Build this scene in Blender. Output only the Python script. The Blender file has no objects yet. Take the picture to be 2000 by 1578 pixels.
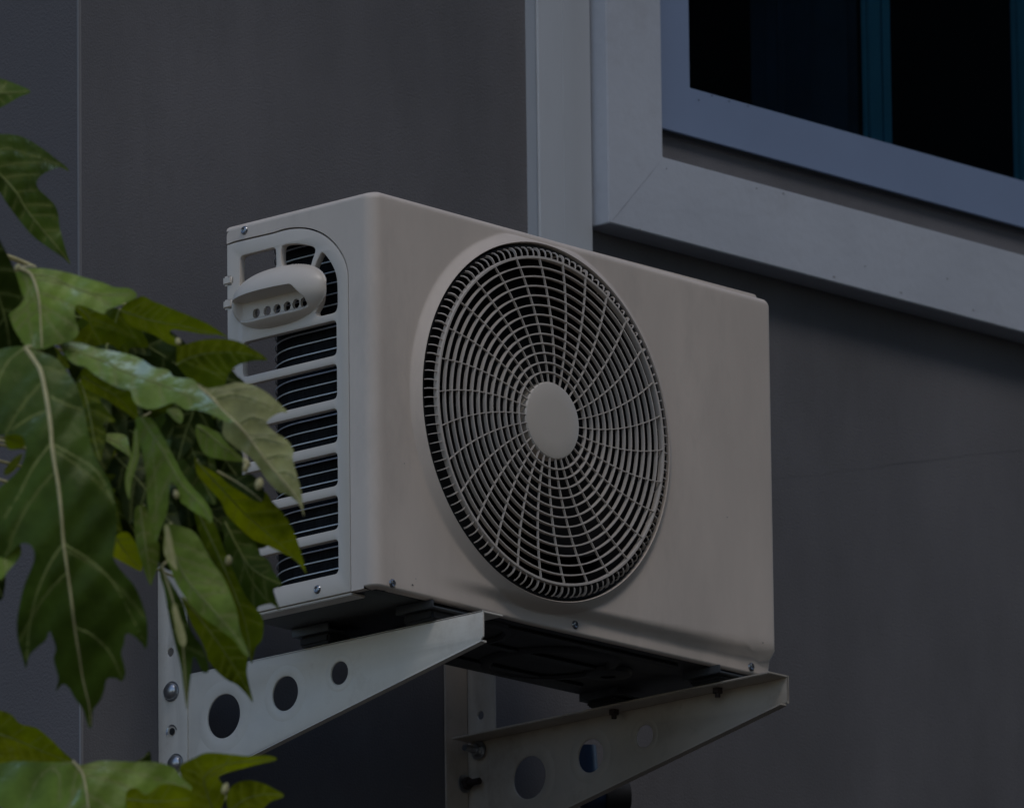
import bpy, bmesh, math, random
from math import sin, cos, pi, radians, hypot, sqrt, atan2
from mathutils import Vector, Matrix
from mathutils.geometry import delaunay_2d_cdt
random.seed(7)
scn = bpy.context.scene
col = scn.collection

# ------------------------------------------------------------------ camera
CAM = Vector((-11.562, -11.443, -3.6569))
FWD = Vector((0.7176, 0.6554, 0.2356)).normalized()
RGT = Vector((0.6766, -0.7363, -0.0125)); RGT = (RGT - FWD * RGT.dot(FWD)).normalized()
UPV = RGT.cross(FWD).normalized()
FPX, U0, V0 = 23431.6, 1096.85, 866.05          # focal length and principal point, measured on the 2000 px wide photograph
cd = bpy.data.cameras.new('camera'); cam = bpy.data.objects.new('camera', cd); col.objects.link(cam)
m = Matrix((RGT, UPV, -FWD)).transposed().to_4x4(); m.translation = CAM; cam.matrix_world = m
cd.sensor_width = 36.0; cd.sensor_fit = 'HORIZONTAL'; cd.lens = FPX * 36 / 2000
cd.shift_x = (1000 - U0) / 2000; cd.shift_y = (V0 - 789) / 2000
cd.clip_start = 0.5; cd.clip_end = 3000
cd.dof.use_dof = True; cd.dof.focus_distance = 16.55; cd.dof.aperture_fstop = 9.5; cd.dof.aperture_blades = 9
scn.camera = cam

# ------------------------------------------------------------------ light
SUN_DIR = Vector((-0.22, -0.62, 1.0)).normalized()     # towards the sun
w = bpy.data.worlds.new('World'); scn.world = w; w.use_nodes = True
nt = w.node_tree; bg = nt.nodes['Background']
sky = nt.nodes.new('ShaderNodeTexSky'); sky.sky_type = 'NISHITA'; sky.sun_disc = False
sky.sun_elevation = math.asin(SUN_DIR.z); sky.sun_rotation = atan2(SUN_DIR.x, SUN_DIR.y)
sky.dust_density = 0.6; sky.ozone_density = 0.6; sky.air_density = 1.0
nt.links.new(sky.outputs[0], bg.inputs[0]); bg.inputs[1].default_value = 0.15
sl = bpy.data.lights.new('sun', 'SUN'); so = bpy.data.objects.new('sun', sl); col.objects.link(so)
sl.energy = 0.8; sl.angle = radians(15); sl.color = (1.0, 0.95, 0.88)
so.rotation_euler = SUN_DIR.to_track_quat('Z', 'Y').to_euler(); so.location = (0, -4, 8)
scn.view_settings.view_transform = 'Standard'; scn.view_settings.look = 'None'
scn.view_settings.gamma = 1.0; scn.view_settings.exposure = -0.36; scn.view_settings.use_curve_mapping = False

# ------------------------------------------------------------------ helpers
def ray(u, v): return FWD + RGT * ((u - U0) / FPX) - UPV * ((v - V0) / FPX)
def PX(u, v, ax, val):
    """point of the plane axis=val seen at photograph pixel (u, v)"""
    d = ray(u, v); t = (val - CAM[ax]) / d[ax]; return CAM + d * t
def at(u, v, dist): return CAM + ray(u, v) * dist
def sstep(a, b, x):
    t = max(0.0, min(1.0, (x - a) / (b - a))); return t * t * (3 - 2 * t)

def mesh(name, verts, faces, mat=None, smooth=35):
    me = bpy.data.meshes.new(name); me.from_pydata([tuple(v) for v in verts], [], faces)
    bm = bmesh.new(); bm.from_mesh(me); bmesh.ops.recalc_face_normals(bm, faces=bm.faces); bm.to_mesh(me); bm.free()
    if smooth:
        me.polygons.foreach_set('use_smooth', [True] * len(me.polygons)); me.set_sharp_from_angle(angle=radians(smooth))
    if mat: me.materials.append(mat)
    me.update(); return me
def obj(name, me, parent=None, basis=None):
    o = bpy.data.objects.new(name, me); col.objects.link(o)
    if parent is not None:
        o.parent = parent
        if parent.type == 'EMPTY': o.matrix_parent_inverse = Matrix.Translation(-parent.location)
    if basis is not None: o.matrix_basis = basis
    return o
def thing(name, label, cat, loc, group=None):
    e = bpy.data.objects.new(name, None); col.objects.link(e); e.location = loc; e.empty_display_size = .1
    e['label'] = label; e['category'] = cat
    if group: e['group'] = group
    return e
def tag(o, label, cat): o['label'] = label; o['category'] = cat; return o

def box_geo(x0, x1, y0, y1, z0, z1):
    v = [(x0, y0, z0), (x1, y0, z0), (x1, y1, z0), (x0, y1, z0), (x0, y0, z1), (x1, y0, z1), (x1, y1, z1), (x0, y1, z1)]
    return v, [(0, 3, 2, 1), (4, 5, 6, 7), (0, 1, 5, 4), (1, 2, 6, 5), (2, 3, 7, 6), (3, 0, 4, 7)]
def join(parts):
    V, Fc = [], []
    for v, f in parts:
        o = len(V); V += list(v); Fc += [tuple(i + o for i in q) for q in f]
    return V, Fc
def bevelled(name, parts, mat, width=.002, seg=2, smooth=40):
    v, f = join(parts); me = bpy.data.meshes.new(name); me.from_pydata([tuple(p) for p in v], [], f)
    bm = bmesh.new(); bm.from_mesh(me); bmesh.ops.recalc_face_normals(bm, faces=bm.faces)
    bmesh.ops.bevel(bm, geom=bm.edges[:], offset=width, segments=seg, affect='EDGES', clamp_overlap=True)
    bm.to_mesh(me); bm.free()
    me.polygons.foreach_set('use_smooth', [True] * len(me.polygons)); me.set_sharp_from_angle(angle=radians(smooth))
    me.materials.append(mat); return me
def tube_geo(pts, rad, n=10, cap=True):
    pts = [Vector(p) for p in pts]; V, Fc = [], []
    if not hasattr(rad, '__len__'): rad = [rad] * len(pts)
    prev = None
    for i, p in enumerate(pts):
        t = (pts[min(i + 1, len(pts) - 1)] - pts[max(i - 1, 0)]).normalized()
        if prev is None:
            a = t.orthogonal().normalized()
        else:
            a = (prev - t * prev.dot(t)).normalized()
        prev = a; b = t.cross(a)
        for k in range(n):
            V.append(p + (a * cos(2 * pi * k / n) + b * sin(2 * pi * k / n)) * rad[i])
    for i in range(len(pts) - 1):
        for k in range(n):
            Fc.append((i * n + k, i * n + (k + 1) % n, (i + 1) * n + (k + 1) % n, (i + 1) * n + k))
    if cap:
        Fc.append(tuple(range(n - 1, -1, -1))); Fc.append(tuple(range((len(pts) - 1) * n, len(pts) * n)))
    return V, Fc
def lathe(prof, n=48, closed=False):
    """profile (radius, axial); axis = +Y of the local frame"""
    V, Fc = [], []; m_ = len(prof)
    for i in range(n):
        a = 2 * pi * i / n
        for r, y in prof: V.append((r * cos(a), y, r * sin(a)))
    for i in range(n):
        j = (i + 1) % n
        for k in range(m_ if closed else m_ - 1):
            l = (k + 1) % m_
            Fc.append((i * m_ + k, i * m_ + l, j * m_ + l, j * m_ + k))
    return V, Fc
def plate(name, outer, holes, thick, mapfn, mat, bevel=.0012, smooth=40):
    """flat sheet with real openings: outline and holes in plane coordinates, mapped to the world by mapfn(a, b, c)"""
    cu = bpy.data.curves.new('t', 'CURVE'); cu.dimensions = '2D'; cu.fill_mode = 'BOTH'
    cu.extrude = thick / 2 - bevel; cu.bevel_depth = bevel; cu.bevel_resolution = 1; cu.offset = -bevel
    for lp in [outer] + holes:
        sp = cu.splines.new('POLY'); sp.points.add(len(lp) - 1); sp.use_cyclic_u = True
        for p, q in zip(sp.points, lp): p.co = (q[0] * 10, q[1] * 10, 0, 1)
    cu.extrude *= 10; cu.bevel_depth *= 10; cu.offset *= 10
    to = bpy.data.objects.new('t', cu); col.objects.link(to)
    dg = bpy.context.evaluated_depsgraph_get(); me = bpy.data.meshes.new_from_object(to.evaluated_get(dg))
    bpy.data.objects.remove(to); bpy.data.curves.remove(cu)
    for v in me.vertices: v.co = mapfn(v.co.x / 10, v.co.y / 10, v.co.z / 10)
    bm = bmesh.new(); bm.from_mesh(me); bmesh.ops.remove_doubles(bm, verts=bm.verts, dist=2e-5)
    bmesh.ops.recalc_face_normals(bm, faces=bm.faces); bm.to_mesh(me); bm.free()
    me.name = name; me.materials.clear(); me.materials.append(mat)
    me.polygons.foreach_set('use_smooth', [True] * len(me.polygons)); me.set_sharp_from_angle(angle=radians(smooth))
    return me
def circle(cx, cy, r, n=40): return [(cx + r * cos(2 * pi * i / n), cy + r * sin(2 * pi * i / n)) for i in range(n)]
def rounded(poly, r, n=5):
    """round the corners of a polygon; r is a number or one per corner"""
    out = []; N = len(poly)
    for i in range(N):
        p = Vector(poly[i]); a = Vector(poly[i - 1]) - p; b = Vector(poly[(i + 1) % N]) - p
        rr = r[i] if hasattr(r, '__len__') else r
        if rr <= 0: out.append(tuple(p)); continue
        d = min(rr, a.length * .45, b.length * .45)
        s, e = p + a.normalized() * d, p + b.normalized() * d
        for k in range(n + 1):
            t = k / n; out.append(tuple(s * (1 - t) ** 2 + p * 2 * t * (1 - t) + e * t * t))
    return out
def smooth_loop(pts, sub=4, closed=True):
    out = []; n = len(pts)
    rng = range(n) if closed else range(n - 1)
    for i in rng:
        if closed: p0, p1, p2, p3 = (Vector(pts[(i + k) % n]) for k in (-1, 0, 1, 2))
        else: p0, p1, p2, p3 = (Vector(pts[max(0, min(n - 1, i + k))]) for k in (-1, 0, 1, 2))
        for k in range(sub):
            t = k / sub
            out.append(tuple(.5 * ((2 * p1) + (p2 - p0) * t + (2 * p0 - 5 * p1 + 4 * p2 - p3) * t * t + (3 * p1 - p0 - 3 * p2 + p3) * t ** 3)))
    if not closed: out.append(tuple(pts[-1]))
    return out

def frame_geo(xa, xb, za, zb, wl, wb, y0, y1):
    """ring of four mitred boards"""
    o = [(xa, za), (xb, za), (xb, zb), (xa, zb)]; i = [(xa + wl, za + wb), (xb - wl, za + wb), (xb - wl, zb - wb), (xa + wl, zb - wb)]
    V = [(x, y0, z) for x, z in o] + [(x, y0, z) for x, z in i] + [(x, y1, z) for x, z in o] + [(x, y1, z) for x, z in i]; Fc = []
    for k in range(4):
        l = (k + 1) % 4
        Fc += [(k, l, 4 + l, 4 + k), (8 + k, 8 + l, l, k), (4 + k, 4 + l, 12 + l, 12 + k), (8 + l, 8 + k, 12 + k, 12 + l)]
    return V, Fc

# ------------------------------------------------------------------ materials
def material(name, base, rough=.5, var=.06, vscale=8, bump=0, bscale=200, bdist=.001, metal=0, spec=.5, grime=None, gscale=3, stretch=None, tint=None):
    ma = bpy.data.materials.new(name); ma.use_nodes = True; n = ma.node_tree.nodes; L = ma.node_tree.links
    b = n['Principled BSDF']; b.inputs['Roughness'].default_value = rough; b.inputs['Metallic'].default_value = metal
    b.inputs['Specular IOR Level'].default_value = spec
    tc = n.new('ShaderNodeTexCoord'); mp = n.new('ShaderNodeMapping'); L.new(tc.outputs['Object'], mp.inputs[0])
    if stretch: mp.inputs['Scale'].default_value = stretch
    n1 = n.new('ShaderNodeTexNoise'); n1.inputs['Scale'].default_value = vscale; n1.inputs['Detail'].default_value = 8; n1.inputs['Roughness'].default_value = .62
    L.new(mp.outputs[0], n1.inputs[0])
    mx = n.new('ShaderNodeMix'); mx.data_type = 'RGBA'; c = Vector(base)
    mx.inputs[6].default_value = (*[max(0, x * (1 - var * 1.6)) for x in base], 1)
    t2 = tint or (1, 1, 1)
    mx.inputs[7].default_value = (*[min(1, x * (1 + var) * k) for x, k in zip(base, t2)], 1)
    rp = n.new('ShaderNodeMapRange'); rp.inputs[1].default_value = .3; rp.inputs[2].default_value = .7
    L.new(n1.outputs[0], rp.inputs[0]); L.new(rp.outputs[0], mx.inputs[0]); last = mx.outputs[2]
    if grime:
        n2 = n.new('ShaderNodeTexNoise'); n2.inputs['Scale'].default_value = gscale; n2.inputs['Detail'].default_value = 10; n2.inputs['Roughness'].default_value = .75
        L.new(mp.outputs[0], n2.inputs[0])
        r2 = n.new('ShaderNodeMapRange'); r2.inputs[1].default_value = .52; r2.inputs[2].default_value = .78; r2.inputs[4].default_value = grime[3]
        L.new(n2.outputs[0], r2.inputs[0])
        m2 = n.new('ShaderNodeMix'); m2.data_type = 'RGBA'; m2.inputs[7].default_value = (*grime[:3], 1)
        L.new(r2.outputs[0], m2.inputs[0]); L.new(last, m2.inputs[6]); last = m2.outputs[2]
    L.new(last, b.inputs['Base Color'])
    if bump:
        n3 = n.new('ShaderNodeTexNoise'); n3.inputs['Scale'].default_value = bscale; n3.inputs['Detail'].default_value = 3
        L.new(tc.outputs['Object'], n3.inputs[0])
        bu = n.new('ShaderNodeBump'); bu.inputs['Strength'].default_value = bump; bu.inputs['Distance'].default_value = bdist
        L.new(n3.outputs[0], bu.inputs['Height']); L.new(bu.outputs[0], b.inputs['Normal'])
    rv = n.new('ShaderNodeMapRange'); rv.inputs[3].default_value = rough - .06; rv.inputs[4].default_value = min(1, rough + .1)
    L.new(n1.outputs[0], rv.inputs[0]); L.new(rv.outputs[0], b.inputs['Roughness'])
    return ma

M_paint = material('ivory_paint', (.63, .535, .455), .62, .07, 7, .12, 420, .0006, grime=(.34, .29, .25, .42), gscale=6, stretch=(1, 1, .35))
M_plastic = material('ivory_plastic', (.60, .53, .455), .38, .04, 9, .08, 500, .0005, grime=(.33, .31, .28, .15), gscale=9)
M_grille = material('grille_plastic', (.54, .475, .415), .42, .05, 20)
M_seam = material('dark_gap', (.02, .02, .02), .9, 0)
M_dark = material('black_plastic', (.012, .012, .013), .6, .2, 20, spec=.2)
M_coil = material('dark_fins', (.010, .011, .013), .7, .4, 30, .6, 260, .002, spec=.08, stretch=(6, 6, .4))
M_wire = material('zinc_wire', (.62, .65, .68), .35, .1, 40, metal=.2)
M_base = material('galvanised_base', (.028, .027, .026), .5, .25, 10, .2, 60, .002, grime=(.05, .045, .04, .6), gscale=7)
M_foot = material('galvanised_foot', (.075, .08, .085), .45, .2, 20, metal=.3)
M_rubber = material('black_rubber', (.012, .012, .013), .7, .2, 30)
M_steel = material('zinc_steel', (.42, .43, .45), .28, .15, 60, metal=.9)
M_screw = material('screw_steel', (.30, .31, .33), .25, .1, 60, metal=1.0)
M_rust = material('rusty_bolt', (.035, .020, .015), .75, .4, 90)
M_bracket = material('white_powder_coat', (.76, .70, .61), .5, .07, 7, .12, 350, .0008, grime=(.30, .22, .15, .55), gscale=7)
M_wall = material('grey_stucco_paint', (.143, .137, .142), 0.8, .20, 1.7, .36, 300, .003, spec=.25, grime=(.098, .092, .093, .7), gscale=3.0, stretch=(1, 1, .45))
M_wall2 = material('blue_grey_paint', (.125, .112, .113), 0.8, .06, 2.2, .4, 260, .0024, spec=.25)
M_bead = material('edge_highlight_chip_grey', (.20, .19, .19), .7, .1, 5)
M_casing = material('white_render_paint', (.50, .52, .565), .65, .07, 4, .35, 60, .002, spec=.3, grime=(.26, .25, .25, .40), gscale=8)
M_sash = material('grey_blue_aluminium', (.23, .29, .425), .35, .04, 3, spec=.5)
M_mull = material('teal_aluminium', (.07, .25, .31), .4, .1, 3)
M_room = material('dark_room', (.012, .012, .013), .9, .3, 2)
M_conduit = material('pvc_trunking', (.50, .515, .535), .35, .04, 5, grime=(.3, .29, .27, .2), gscale=4, stretch=(1, 1, .3))
M_blue = material('blue_pvc', (.006, .022, .062), .4, .1, 12)
M_ground = material('earth_yard', (.10, .078, .058), .9, .25, .6)
M_bark = material('pale_bark', (.20, .17, .12), .85, .3, 20, .8, 60, .01)
M_nwall = material('blocker_brown', (.10, .085, .07), .85, .1, 1.5)
M_nroof = material('blocker_roof_brown', (.12, .08, .06), .8, .2, 3)
M_crack = material('crack', (.09, .09, .092), .9, 0)

gm = bpy.data.materials.new('tinted_glass'); gm.use_nodes = True
n, L = gm.node_tree.nodes, gm.node_tree.links; n.remove(n['Principled BSDF'])
tr = n.new('ShaderNodeBsdfTransparent'); tr.inputs[0].default_value = (.62, .72, .78, 1)
gl = n.new('ShaderNodeBsdfGlossy'); gl.inputs['Roughness'].default_value = .03; gl.inputs[0].default_value = (.8, .9, 1, 1)
fr = n.new('ShaderNodeFresnel'); fr.inputs[0].default_value = 1.14
ms = n.new('ShaderNodeMixShader'); L.new(fr.outputs[0], ms.inputs[0]); L.new(tr.outputs[0], ms.inputs[1]); L.new(gl.outputs[0], ms.inputs[2])
L.new(ms.outputs[0], n['Material Output'].inputs[0])

def leaf_material(name, top, trans, mixt, vein=(.30, .30, .10), kv=.42):
    ma = bpy.data.materials.new(name); ma.use_nodes = True; n, L = ma.node_tree.nodes, ma.node_tree.links
    n.remove(n['Principled BSDF'])
    tc = n.new('ShaderNodeTexCoord'); no = n.new('ShaderNodeTexNoise'); no.inputs['Scale'].default_value = 11; no.inputs['Detail'].default_value = 8; no.inputs['Roughness'].default_value = .65
    L.new(tc.outputs['Object'], no.inputs[0])
    at_ = n.new('ShaderNodeAttribute'); at_.attribute_name = 'vein'
    def ramp(c, k=kv):
        mx = n.new('ShaderNodeMix'); mx.data_type = 'RGBA'
        mx.inputs[6].default_value = (*[x * (1 - k) for x in c], 1); mx.inputs[7].default_value = (*[x * (1 + k) for x in c], 1)
        mr = n.new('ShaderNodeMapRange'); mr.inputs[1].default_value = .34; mr.inputs[2].default_value = .66; L.new(no.outputs[0], mr.inputs[0]); L.new(mr.outputs[0], mx.inputs[0])
        mv = n.new('ShaderNodeMix'); mv.data_type = 'RGBA'; mv.inputs[7].default_value = (*vein, 1)
        L.new(at_.outputs['Fac'], mv.inputs[0]); L.new(mx.outputs[2], mv.inputs[6]); return mv.outputs[2]
    d = n.new('ShaderNodeBsdfDiffuse'); L.new(ramp(top), d.inputs[0])
    t = n.new('ShaderNodeBsdfTranslucent'); L.new(ramp(trans), t.inputs[0])
    g = n.new('ShaderNodeBsdfGlossy'); g.inputs['Roughness'].default_value = .4; g.inputs[0].default_value = (.72, .80, .52, 1)
    bu = n.new('ShaderNodeBump'); bu.inputs['Strength'].default_value = .35; bu.inputs['Distance'].default_value = .004
    n2 = n.new('ShaderNodeTexNoise'); n2.inputs['Scale'].default_value = 70; n2.inputs['Detail'].default_value = 4
    L.new(tc.outputs['Object'], n2.inputs[0]); L.new(n2.outputs[0], bu.inputs['Height'])
    for s in (d, g): L.new(bu.outputs[0], s.inputs['Normal'])
    m1 = n.new('ShaderNodeMixShader'); m1.inputs[0].default_value = mixt; L.new(d.outputs[0], m1.inputs[1]); L.new(t.outputs[0], m1.inputs[2])
    f = n.new('ShaderNodeFresnel'); f.inputs[0].default_value = 1.25; L.new(bu.outputs[0], f.inputs['Normal'])
    m2 = n.new('ShaderNodeMixShader'); L.new(f.outputs[0], m2.inputs[0]); L.new(m1.outputs[0], m2.inputs[1]); L.new(g.outputs[0], m2.inputs[2])
    L.new(m2.outputs[0], n['Material Output'].inputs[0]); return ma
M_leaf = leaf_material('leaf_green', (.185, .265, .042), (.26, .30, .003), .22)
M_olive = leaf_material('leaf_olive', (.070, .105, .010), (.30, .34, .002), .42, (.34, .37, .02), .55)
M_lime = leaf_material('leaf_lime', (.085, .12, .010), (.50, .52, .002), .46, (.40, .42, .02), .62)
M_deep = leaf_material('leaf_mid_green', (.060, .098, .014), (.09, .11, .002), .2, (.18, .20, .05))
M_leaf_shaded = leaf_material('leaf_shaded_green', (.028, .044, .009), (.05, .065, .002), .3, (.16, .18, .05))  # leaf green darkened to hold the shade inside the cluster
M_leaf_pale = leaf_material('leaf_pale_underside', (.42, .40, .17), (.3, .33, .01), .3, (.62, .56, .30))
M_rib = material('leaf_rib', (.58, .50, .24), .5, .15, 40)
M_rib_g = material('leaf_rib_green', (.30, .33, .09), .5, .15, 40)

# ------------------------------------------------------------------ setting
GZ = -5.26
me = mesh('ground', [(-400, -400, GZ), (400, -400, GZ), (400, 400, GZ), (-400, 400, GZ)], [(0, 1, 2, 3)], M_ground, 0)
g = obj('ground', me); g['kind'] = 'structure'

WX0, WX1, WZ1 = -.0265, 7.0, 4.2
house = thing('house', 'grey stucco house corner carrying the air conditioner and a blue-framed window', 'house', (3, 0, GZ))
CD = .047                                                  # depth of the window surround
c0 = PX(1190, 435, 1, -CD); c1 = PX(1295, 307, 1, -CD)     # outer and inner corner of the surround
s0 = PX(1297, 252, 1, -.014); s1 = PX(1348, 172, 1, -.014) # lower edge and inner corner of the sash
WR, WT = 3.1, 2.55                                         # far right and top of the window
ox0, oz0, ox1, oz1 = s1.x - .03, s1.z - .03, WR - .14, WT - .14
V = [(WX0, 0, GZ), (WX1, 0, GZ), (WX1, 0, WZ1), (WX0, 0, WZ1), (ox0, 0, oz0), (ox1, 0, oz0), (ox1, 0, oz1), (ox0, 0, oz1),
     (ox0, .16, oz0), (ox1, .16, oz0), (ox1, .16, oz1), (ox0, .16, oz1), (WX0, 7, GZ), (WX0, 7, WZ1), (WX1, 7, GZ), (WX1, 7, WZ1)]
Fc = [(0, 1, 5, 4), (1, 2, 6, 5), (2, 3, 7, 6), (3, 0, 4, 7), (4, 5, 9, 8), (5, 6, 10, 9), (6, 7, 11, 10), (7, 4, 8, 11), (1, 14, 15, 2), (12, 13, 15, 14), (3, 2, 15, 13)]
bm = bmesh.new(); vs = [bm.verts.new(v) for v in V]; bm.verts.ensure_lookup_table()
for f in Fc: bm.faces.new([vs[i] for i in f])
bmesh.ops.recalc_face_normals(bm, faces=bm.faces); bm.edges.ensure_lookup_table()
me = bpy.data.meshes.new('wall'); bm.to_mesh(me); bm.free(); me.materials.append(M_wall)
wall = obj('wall', me, house)
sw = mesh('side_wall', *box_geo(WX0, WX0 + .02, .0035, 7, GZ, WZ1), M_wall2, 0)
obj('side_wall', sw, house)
obj('corner_highlight', mesh('corner_highlight', *tube_geo([(WX0 + .0024, .0026, GZ), (WX0 + .0024, .0026, WZ1)], .0031, 12), M_bead, 60), wall)  # rounded wall corner, its edge highlight painted in as lighter grey
# unseen house added across the yard to block sky light from the unit's front
nb = thing('sky_blocker', 'added house-shaped sky blocker across the yard, outside the picture', 'house', (5.5, -9.5, GZ))
NX0, NX1, NY0, NY1, NZ = -3.6, 15.0, -16.0, -7.6, 8.6
obj('wall', mesh('blocker_wall', *box_geo(NX0, NX1, NY0, NY1, GZ, NZ), M_nwall, 0), nb)
obj('roof', mesh('blocker_roof', *box_geo(NX0 - .4, NX1 + .4, NY0 - .4, NY1 + .35, NZ + .004, NZ + .22), M_nroof, 0), nb)
for zz in (-3.9, -.9, 2.1, 5.1):
    for xx in (-1.6, 2.0, 5.6, 9.2, 12.8):
        wf_ = obj('window', mesh('blocker_window', *frame_geo(xx, xx + 1.4, zz, zz + 1.5, .08, .08, NY1 - .05, NY1 + .05), M_casing, 0), nb)
        obj('pane', mesh('blocker_pane', *box_geo(xx + .08, xx + 1.32, NY1 + .004, NY1 + .02, zz + .08, zz + 1.42), M_room, 0), wf_)
# hairline crack on the wall right of the unit
cp = [(1508, 938), (1560, 930), (1610, 928), (1650, 918), (1700, 914), (1745, 905), (1800, 901), (1850, 893), (1910, 889), (1960, 884), (2010, 880)]
V, Fc = [], []
for i, (u, v) in enumerate(cp):
    p = PX(u + random.uniform(-6, 6), v + random.uniform(-3, 3), 1, -.0006); h = .0001 + .00018 * random.random()
    V += [(p.x, p.y, p.z - h), (p.x, p.y, p.z + h)]
Fc = [(2 * i, 2 * i + 2, 2 * i + 3, 2 * i + 1) for i in range(len(cp) - 1)]
obj('wall_crack', mesh('wall_crack', V, Fc, M_crack, 0), wall)

# window: surround (with mitred corner), sash, panes, inner stiles, dark room
def bev_frame(name, geo, mat, wd):
    v, f = geo; me = bpy.data.meshes.new(name); me.from_pydata(v, [], f); bm = bmesh.new(); bm.from_mesh(me)
    bmesh.ops.recalc_face_normals(bm, faces=bm.faces)
    es = [e for e in bm.edges if len(e.link_faces) == 2 and e.calc_face_angle() > .3]
    bmesh.ops.bevel(bm, geom=es, offset=wd, segments=3, affect='EDGES'); bm.to_mesh(me); bm.free()
    me.polygons.foreach_set('use_smooth', [True] * len(me.polygons)); me.set_sharp_from_angle(angle=radians(30)); me.materials.append(mat); return me
win = obj('window', bev_frame('window_surround', frame_geo(c0.x, WR, c0.z, WT, c1.x - c0.x, c1.z - c0.z, -CD, .002), M_casing, .0015), house)
# fine mitre joint line of the surround
a, b = PX(1293, 312, 1, -CD - .0004), PX(1197, 430, 1, -CD - .0004); V, Fc = [], []
for i in range(13):
    t = i / 12; p = a.lerp(b, t); h = .0006 * random.random() + .0001
    V += [(p.x - h, p.y, p.z), (p.x + h, p.y, p.z)]
Fc = [(2 * i, 2 * i + 1, 2 * i + 3, 2 * i + 2) for i in range(12)]
obj('mitre_joint', mesh('mitre_joint', V, Fc, material('joint_line', (.30, .31, .34), .8, 0), 0), win)
sx0 = c1.x + .004
obj('sash_frame', bev_frame('sash_frame', frame_geo(sx0, WR - .115, s0.z, WT - .12, s1.x - sx0, s1.z - s0.z, -.014, .06), M_sash, .001), win)
# joint where the sash stile meets its bottom rail
p = PX(1297, 253, 1, -.0148); q = PX(1348, 264, 1, -.0148)
obj('sash_gasket', mesh('sash_gasket', *box_geo(sx0 + .002, WR - .14, -.011, -.004, s0.z - .0035, s0.z + .002), M_rubber, 0), win)
mu0, mu1 = PX(1690, 230, 1, .030).x, PX(1744, 250, 1, .030).x
mv0, mv1 = PX(1984, 300, 1, .030).x, PX(2045, 300, 1, .030).x
for xa, xb in ((s1.x - .01, (mu0 + mu1) / 2), ((mu0 + mu1) / 2 + .002, (mv0 + mv1) / 2), ((mv0 + mv1) / 2 + .002, WR - .16)):
    obj('pane', mesh('pane', *box_geo(xa, xb, .020, .025, s1.z - .01, WT - .2), gm, 0), win)
for xa, xb in ((mu0, mu1), (mv0, mv1)):
    geo = [box_geo(xa + .011, xb, .030, .036, s1.z - .015, WT - .2), box_geo(xa, xa + .010, .032, .037, s1.z - .015, WT - .2)]
    obj('stile', bevelled('stile', geo, M_mull, .002), win)
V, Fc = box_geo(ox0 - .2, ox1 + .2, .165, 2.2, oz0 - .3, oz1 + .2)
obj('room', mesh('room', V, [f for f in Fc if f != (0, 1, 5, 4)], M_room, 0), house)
# dim curtain edge inside the left pane
V = []
for i in range(25):
    x = mu0 + .33 - .24 * i / 24; y = .33 + .02 * sin(i * .8) + .008 * sin(i * 2.1)
    V += [(x, y, oz0 - .1), (x, y, oz1)]
obj('curtain', mesh('curtain', V, [(2 * i, 2 * i + 2, 2 * i + 3, 2 * i + 1) for i in range(24)], material('navy_curtain', (.02, .036, .056), .9, .3, 4), 60), win)
# chipped paint on the surround, the sash and the strip of wall between them
def blot(name, u, v, y, r, mat, parent):
    c = PX(u, v, 1, y); k = r * 16.5 / FPX; n_ = 9
    V = [(c.x + k * cos(2 * pi * i / n_) * random.uniform(.5, 1.5) * 1.5, y, c.z + k * sin(2 * pi * i / n_) * random.uniform(.4, 1.1)) for i in range(n_)]
    obj(name, mesh(name, V, [tuple(range(n_))], mat, 0), parent)
for u, v in ((1569, 330), (1648, 350), (1349, 268), (1420, 292), (1881, 404), (1760, 378), (1940, 418)): blot('paint_chip', u, v, -.0007, 3.2, M_rubber, win)
for u, v in ((1390, 187), (1365, 196), (1424, 198), (1461, 208)): blot('paint_chip', u, v, -.0147, 1.8, M_base, win)
for u, v in ((1629, 541), (1760, 572), (1250, 449), (1901, 606)): blot('paint_chip', u, v, -CD - .0007, 2.2, M_bead, win)
for u, v in ((1478, 368), (1530, 378), (1302, 330), (1690, 520), (1850, 545)): blot('paint_chip', u, v, -CD - .0007, 1.6, M_base, win)

# pipe trunking on the wall
cxa, cd_ = .9000, .021
cxb = PX(1157, 300, 1, -cd_).x; cm = PX(1100, 200, 1, -cd_).x; cf = PX(1052, 200, 1, -cd_).x
tr_ = thing('pipe_trunking', 'tall pale plastic pipe trunking running up the wall between unit and window', 'trunking', ((cxa + cxb) / 2, 0, .0))
prof = rounded([(cxa, 0.0), (cxa + .001, -cd_ + .001), (cf - .004, -cd_), (cf - .003, -cd_ + .0022), (cf - .0015, -cd_ + .0022), (cf, -cd_ - .0008), (cxb - .0015, -cd_ - .0008), (cxb, 0.0)], [0, .010, .0005, 0, 0, .0012, .003, 0], 5)
V = [(x, y, .16) for x, y in prof] + [(x, y, WZ1) for x, y in prof]; k = len(prof)
Fc = [(i, i + 1, k + i + 1, k + i) for i in range(k - 1)] + [tuple(range(k))]
obj('trunking_cover', mesh('trunking_cover', V, Fc, M_conduit, 30), tr_)
obj('cover_ridge', mesh('cover_ridge', *box_geo(cm - .0009, cm + .0009, -cd_ - .0016, -cd_ - .0003, .165, WZ1 - .01), M_conduit, 0), tr_)

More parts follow.
